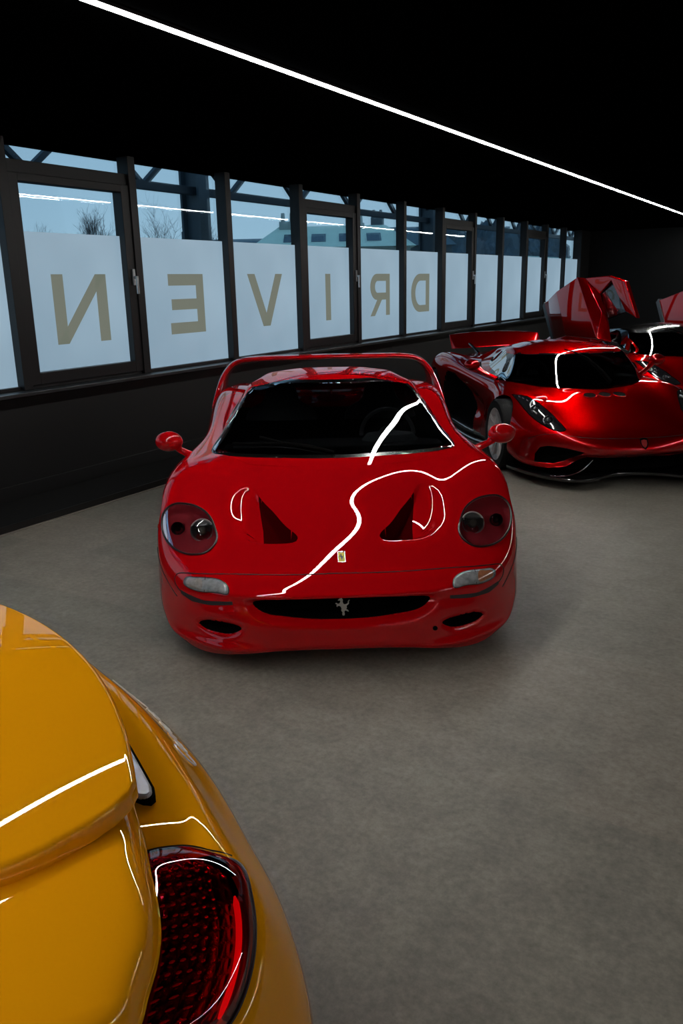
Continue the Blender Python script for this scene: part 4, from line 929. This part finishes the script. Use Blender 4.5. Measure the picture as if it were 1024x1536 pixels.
# ------------------------------------------------------------------ the yellow car at the lower left (local: x toward the camera side, y rearward)
yellow = mat('sunflower_paint', (.92, .355, .003), .5, spec=0., coat=1., coat_rough=.012, noise=(2, .03))
yc = empty('sports_car', (0, 0, 0), 0, 'yellow sports car seen from above its rear corner, with red tail lamp and silver script', 'car')
yc.location = Matrix.Rotation(YAW, 4, 'Z') @ Vector((-.47, 1.85, 0)); yc.rotation_euler = (0, 0, YAW+math.atan2(-.83, .56))
def mirror_rows(P):   # rows run from the centre (x=0) outward
    P = np.asarray(P, float); Q = P.copy(); Q[:, :, 0] *= -1
    return np.concatenate([Q[::-1], P[1:]], axis=0)
T = [
 [(0,-.27,.80),(0,-.12,.800),(0,-.083,.797),(0,-.064,.787),(0,-.016,.73),(0,.053,.64),(0,.076,.53),(0,.062,.35),(0,-.02,.2)],
 [(.25,-.28,.80),(.25,-.135,.797),(.25,-.096,.793),(.25,-.077,.783),(.25,-.031,.728),(.25,.036,.64),(.25,.058,.53),(.25,.045,.35),(.25,-.03,.2)],
 [(.44,-.30,.80),(.44,-.155,.793),(.448,-.113,.788),(.45,-.094,.778),(.455,-.053,.722),(.46,.004,.64),(.465,.024,.53),(.465,.012,.35),(.45,-.06,.2)],
 [(.54,-.30,.785),(.57,-.19,.785),(.592,-.130,.783),(.597,-.112,.772),(.603,-.068,.718),(.61,-.020,.64),(.618,-.001,.53),(.615,-.01,.35),(.59,-.08,.2)],
 [(.62,-.32,.755),(.67,-.22,.745),(.715,-.136,.762),(.725,-.118,.752),(.737,-.092,.712),(.748,-.060,.64),(.758,-.041,.53),(.755,-.05,.35),(.72,-.12,.2)],
 [(.70,-.36,.745),(.75,-.26,.735),(.800,-.174,.760),(.812,-.158,.752),(.828,-.134,.712),(.842,-.103,.64),(.853,-.086,.53),(.85,-.095,.35),(.81,-.16,.2)],
 [(.76,-.40,.745),(.82,-.31,.735),(.876,-.226,.760),(.888,-.212,.752),(.905,-.190,.712),(.920,-.160,.64),(.931,-.145,.53),(.928,-.15,.35),(.885,-.21,.2)],
 [(.80,-.45,.75),(.865,-.38,.74),(.929,-.286,.763),(.941,-.275,.755),(.957,-.256,.715),(.972,-.230,.64),(.984,-.218,.53),(.98,-.22,.35),(.935,-.27,.2)],
 [(.82,-.58,.76),(.89,-.52,.76),(.962,-.43,.775),(.973,-.425,.766),(.987,-.413,.722),(1.0,-.395,.64),(1.010,-.39,.53),(1.005,-.39,.35),(.96,-.42,.2)],
 [(.82,-.95,.78),(.90,-.93,.79),(.975,-.90,.80),(.985,-.90,.79),(.997,-.90,.74),(1.008,-.90,.65),(1.016,-.90,.53),(1.01,-.90,.35),(.965,-.9,.2)],
 [(.82,-1.7,.78),(.90,-1.7,.79),(.975,-1.7,.80),(.985,-1.7,.79),(.995,-1.7,.74),(1.0,-1.7,.65),(1.0,-1.7,.53),(.99,-1.7,.35),(.95,-1.7,.2)]]
ST = Surf(mirror_rows(T))
KT = Skin(ST, np.linspace(0, ST.u1, 420), np.linspace(0, ST.v1, 130))
def t_arch(P): return np.where((np.abs(P[:, 0]) > .84) & (P[:, 2] < .72), np.hypot(P[:, 1]+1.05, P[:, 2]-.36)-.375, 1.)
KT.snap(t_arch, .012); KT.alive[KT.faces_where(t_arch, 0)] = False
# recess under each tail lamp in black
KT.label[KT.faces_where(lambda P: np.maximum(.60-np.abs(P[:, 0]), poly_sd(np.abs(P[:, 0]), P[:, 1], [(.598,-.150),(.632,-.118),(.715,-.136),(.800,-.174),(.876,-.226),(.929,-.286),(.962,-.43),(.80,-.7),(.5,-.6),(.5,-.25)]))+.009, 0)] = 1
KT.part(0, 'bumper', yellow, yc); KT.part(1, 'lamp_recess', black_m, yc)
BT = KT.bvh()
# fender panels with a rolled edge above the lamp
edge = [(.45,-.232,.85),(.522,-.247,.85),(.594,-.262,.85),(.660,-.279,.85),(.739,-.298,.85),(.795,-.317,.85),(.851,-.346,.85),(.898,-.379,.85),(.937,-.408,.85),(.962,-.49,.853),(.972,-.62,.86),(.978,-.95,.875),(.98,-1.7,.875)]
crest = [(.44,-.255,.865),(.515,-.266,.872),(.593,-.280,.882),(.655,-.298,.885),(.735,-.325,.885),(.785,-.345,.885),(.835,-.378,.885),(.878,-.412,.886),(.912,-.45,.888),(.935,-.53,.892),(.945,-.66,.90),(.95,-.97,.915),(.95,-1.7,.915)]
def fender(sx):
    E = spl(edge, 170); V = []; ds = np.concatenate([[-.002, -.002], np.linspace(0, .05, 26), np.linspace(.06, .50, 40)])
    for i, e in enumerate(E):
        t_ = sstep(.35, .85, i/169); d = np.array([-.50-.50*t_, -.87+.80*t_, 0.]); d /= np.linalg.norm(d)
        for k, w in enumerate(ds):
            z = e[2]-.012+.044*(1-math.exp(-max(0, w)/.016))+.050*(1-math.exp(-max(0, w)/.22))-(.03 if k == 0 else 0)
            p = e+d*w; V.append((p[0]*sx, p[1], z))
    n, m = len(E), len(ds); F = [(i*m+j, i*m+j+1, (i+1)*m+j+1, (i+1)*m+j) for i in range(n-1) for j in range(m-1)]
    if sx > 0: F = [f[::-1] for f in F]
    return meshobj('rear_fender', V, F, yellow, yc)
fender(1); fender(-1)
# engine lid and spoiler deck
yr = lambda x: -.163-.29*x*x
def side_x(y):
    return float(np.interp(-y, [0,.245,.262,.29,.329,.394,.449,.505,.7,1.2,1.7], [.50,.520,.556,.586,.610,.638,.650,.654,.655,.64,.60]))
D = []; nA, nB = 121, 150
offs = np.concatenate([np.linspace(0, .06, 50), np.linspace(.065, 1.45, nB-50)])
for off in offs:
    ys = -.247-off*.99; xs = side_x(ys)
    for a in np.sin(np.linspace(-PI/2, PI/2, nA)):
        x = a*xs; y = -.163-.29*x*x*(1-min(1, max(0, off-.3)))-off
        z = .925+.055*(1-math.exp(-off/.35))+.016*(1-(x/.6)**2)
        d1, d2 = off, (1-abs(a))*xs; r = .016
        d = min(d1, d2) if min(d1, d2) > r else (r-math.hypot(max(0, r-d1), max(0, r-d2)))
        if d < r: z -= (r-math.sqrt(max(0, r*r-(r-max(d, 0))**2)))
        if d1 < 1e-9 or d2 < 1e-9: z -= .020
        D.append((x, y, z))
deck = meshobj('engine_lid', D, [(i*nA+j, (i+1)*nA+j, (i+1)*nA+j+1, i*nA+j+1) for i in range(len(offs)-1) for j in range(nA-1)], yellow, yc)
pl_ = MB(); pl_.box((-.50, -1.5, .60), (.50, -.30, .86)); pl_.build('engine_bay', black_m, yc)
# aluminium spoiler bracket in the slot
al = mat('satin_aluminium', (.42, .43, .47), .42, .6)
for sx in (1, -1):
    q = MB(); A_ = [(.135,-.150,.81),(.28,-.163,.81),(.395,-.174,.81),(.418,-.181,.81),(.426,-.194,.81),(.415,-.207,.81),(.38,-.225,.81),(.25,-.205,.81),(.14,-.18,.81)]
    q.prism([(x*sx, y) for x, y, z in A_][::sx], Matrix.Translation((0, 0, .806)), .012); o = q.build('spoiler_bracket', al, yc, bevel=.006)
    q = MB(); q.prism([(x*sx+.003*sx, y+.005) for x, y, z in A_][::sx], Matrix.Translation((0, 0, .785)), .026); q.build('bracket_seal', black_m, o)


# tail lamps: red glass over a cell-patterned reflector with one bright light guide
IN = [(.592,-.256,.830),(.624,-.266,.835),(.660,-.276,.835),(.724,-.292,.835),(.779,-.312,.835),(.836,-.342,.835),(.884,-.374,.835),(.923,-.403,.835),(.950,-.455,.838),(.962,-.53,.84)]
OUT = [(.606,-.160,.788),(.650,-.118,.772),(.715,-.134,.767),(.762,-.152,.765),(.803,-.172,.765),(.848,-.200,.765),(.892,-.236,.765),(.935,-.288,.767),(.958,-.37,.777),(.966,-.50,.80)]
OUT[0] = (.612,-.135,.779); OUT = [(x+.004, y+.008, z) for x, y, z in OUT]; IN[0] = (.588,-.254,.832)
def lamp_surf(sx, drop_):
    R = []
    for i, (a, b) in enumerate(zip(IN, OUT)):
        a, b = np.array(a), np.array(b); row = []
        for f in (0, .05, .2, .42, .65, .85, .96, 1.0):
            p = a*(1-f)+b*f; bul = .020*math.sin(PI*min(1, f*1.0))**.8
            end = {0: .012, 1: .003}.get(i, 0)
            p = p+np.array([.25, .45, .85])*(bul-drop_-end)
            row.append(tuple(p*np.array([sx, 1, 1])))
        R.append(row)
    return Surf(R, power=.9)
lamp_red = glassy('tail_lamp_glass', (.80, .035, .09), gloss=.05, facing=.95)
refl = mat('reflector_red', (.16, .002, .012), .22, .85, coat=.5)
cells_m = mat('reflector_cells', (.65, .02, .05), .12, .9, emit=(1, .05, .10), estr=.05)
for sx in (1, -1):
    S = lamp_surf(sx, 0); G = S.grid(np.linspace(0, S.u1, 90), np.linspace(0, S.v1, 50)); n, m = G.shape[:2]
    F = [(i*m+j, (i+1)*m+j, (i+1)*m+j+1, i*m+j+1) for i in range(n-1) for j in range(m-1)]
    if sx < 0: F = [f[::-1] for f in F]
    lamp = meshobj('tail_lamp', G.reshape(-1, 3).tolist(), F, lamp_red, yc)
    rim_pts = [Vector(p) for p in G[:, -1]] ; MB().tube([p-Vector((0, 0, .002)) for p in G[0]]+rim_pts, .0035, 6).build('lamp_seal', mat('dark_seal', (.01, .002, .004), .3), lamp, True)
    S2 = lamp_surf(sx, .026); us_, vs_ = np.linspace(0, S2.u1, 150), np.linspace(0, S2.v1, 90); G = S2.grid(us_, vs_)
    A_, B_ = np.meshgrid(np.linspace(0, 34, 150), np.linspace(0, 16, 90), indexing='ij')
    G[:, :, 2] += .0035*np.abs(np.sin(A_*PI/2+B_*.6))*np.abs(np.sin(B_*PI/2))
    n, m = G.shape[:2]; F = [(i*m+j, (i+1)*m+j, (i+1)*m+j+1, i*m+j+1) for i in range(n-1) for j in range(m-1)]
    if sx < 0: F = [f[::-1] for f in F]
    meshobj('reflector', G.reshape(-1, 3).tolist(), F, refl, lamp, smooth=False)
    q = MB()
    S3 = lamp_surf(sx, .018)
    for i in range(11):
        for j in range(6):
            u = S3.u1*(.12+.040*i*1.0); v = S3.v1*(.10+.092*j+.012*(i % 2)); 
            if j > 3: u += S3.u1*.01
            p = Vector(S3.at(np.array([u]), np.array([v]))[0]); t = Vector(S3.at(np.array([u-.004]), np.array([v+.010 if j < 4 else v+.007]))[0])-p
            q.tube([p-t*.45, p, p+t*.45], [.0012, .0026, .0012], 6)
    for i in range(8):
        for j in range(3):
            u = S3.u1*(.56+.04*i); v = S3.v1*(.14+.16*j); p = Vector(S3.at(np.array([u]), np.array([v]))[0]); t = Vector(S3.at(np.array([u-.006]), np.array([v+.016]))[0])-p
            q.tube([p-t*.5, p, p+t*.5], [.001, .002, .001], 6)
    q.build('reflector_cells', cells_m, lamp, True)
    g = [Vector(S3.at(np.array([S3.u1*t]), np.array([S3.v1*.83]))[0]) for t in np.linspace(.20, .66, 16)]
    MB().tube(g, [.002]+[.0052]*14+[.002], 10).build('light_guide', mat('light_guide', (.9, .03, .03), .2, emit=(1, .035, .03), estr=.6), lamp, True)
    MB().tube([p+Vector((sx*.004, .010, -.004)) for p in g], .0075, 8).build('guide_channel', mat('guide_channel', (.30, .004, .01), .25, .6), lamp, True)
# script on the tail
GL = dict(C=([[(.95,.82),(.8,1.),(.45,.97),(.12,.66),(.05,.3),(.22,.03),(.6,.02),(1.0,.22)]], 1.12),
 a=([[(.62,.50),(.38,.58),(.10,.38),(.08,.10),(.30,.03),(.55,.25),(.66,.56),(.60,.12),(.85,.10)]], .82),
 r=([[(.0,.10),(.20,.55),(.27,.62),(.32,.48),(.52,.54),(.46,.15),(.60,.10)]], .60),
 e=([[(.0,.12),(.30,.25),(.52,.46),(.38,.60),(.14,.40),(.16,.10),(.42,.02),(.70,.14)]], .68),
 G=([[(.95,.82),(.8,1.),(.45,.97),(.12,.66),(.05,.3),(.22,.03),(.6,.02),(.85,.22),(.88,.46),(.55,.46)]], 1.15),
 T=([[(.0,.95),(.35,.99),(1.15,1.0)], [(.62,.98),(.52,.5),(.40,.02)]], 1.1))
def drop_back(bvh, x, z, off):
    r = bvh.ray_cast(Vector((x, 2, z)), Vector((0, -1, 0))); n = r[1]
    if n.y < 0: n = -n
    return r[0]+n*off
sr = bpy.data.objects.new('script_badge', None); C.objects.link(sr); sr.parent = yc
q = MB(); u = 0; gap = {'G': .45}
for chx in ['C','a','r','r','e','r','a','G','T']:
    u += gap.get(chx, 0); strokes, adv = GL[chx]; L_ = MB()
    for st in strokes:
        pp = spl([(p[0], p[1], 0) for p in st], 26)
        pts3 = []
        for a, b, _ in pp: pts3.append(drop_back(BT, .222-(u+a+.22*b)*.0565, .697+b*.044, .0012))
        L_.tube(pts3, .0023, 8)
    L_.build('script_letter', mat('script_chrome', (.92, .90, .86), .25, .35), sr, True); u += adv
# panel seam between lamp and ledge, wheels, underside
tube_on(BT, [(.60,-.150),(.615,-.13),(.622,-.112)], 'panel_gap', gap_m, yc, .002)
for sx in (1, -1):
    wheel(yc, sx*.84, -1.05, .355, .355, .31, sx)
MB().box((-.66, -1.7, .13), (.66, -.32, .60)).build('underbody', black_m, yc)
# ------------------------------------------------------------------ camera, sky, colour
cd = bpy.data.cameras.new('camera'); cam = bpy.data.objects.new('camera', cd); C.objects.link(cam)
cd.sensor_fit = 'VERTICAL'; cd.sensor_height = 36; cd.lens = 36*1219/1536; cd.clip_start = .02; cd.clip_end = 600
pitch = math.atan(343/1219); roll = math.atan(88/4332)
F = Vector((0, math.cos(pitch), -math.sin(pitch))); Rr = Vector((1, 0, 0)); Uu = Rr.cross(F)
c_, s_ = math.cos(roll), math.sin(roll); R2 = c_*Rr-s_*Uu; U2 = s_*Rr+c_*Uu
M = Matrix((R2, U2, -F)).transposed().to_4x4()
cam.matrix_world = Matrix.Translation((0, 0, 1.78)) @ Matrix.Rotation(YAW, 4, 'Z') @ M
bpy.context.scene.camera = cam
w = bpy.data.worlds.new('sky'); bpy.context.scene.world = w; w.use_nodes = True; nt = w.node_tree; N = nt.nodes; L = nt.links
bg = N['Background']; tc = N.new('ShaderNodeTexCoord'); sp = N.new('ShaderNodeSeparateXYZ'); L.new(tc.outputs['Generated'], sp.inputs[0])
cr = N.new('ShaderNodeValToRGB'); cr.color_ramp.elements[0].position = .0; cr.color_ramp.elements[0].color = (.44, .64, .81, 1)
cr.color_ramp.elements[1].position = .55; cr.color_ramp.elements[1].color = (.14, .32, .55, 1)
L.new(sp.outputs['Z'], cr.inputs[0]); L.new(cr.outputs[0], bg.inputs[0]); bg.inputs[1].default_value = 1.0
sc = bpy.context.scene; sc.view_settings.view_transform = 'Standard'; sc.view_settings.look = 'None'; sc.view_settings.exposure = 0
sc.cycles.use_denoising = True; sc.cycles.max_bounces = 10; sc.cycles.transparent_max_bounces = 16; sc.cycles.sample_clamp_indirect = 4
sc.cycles.caustics_reflective = False; sc.cycles.caustics_refractive = False
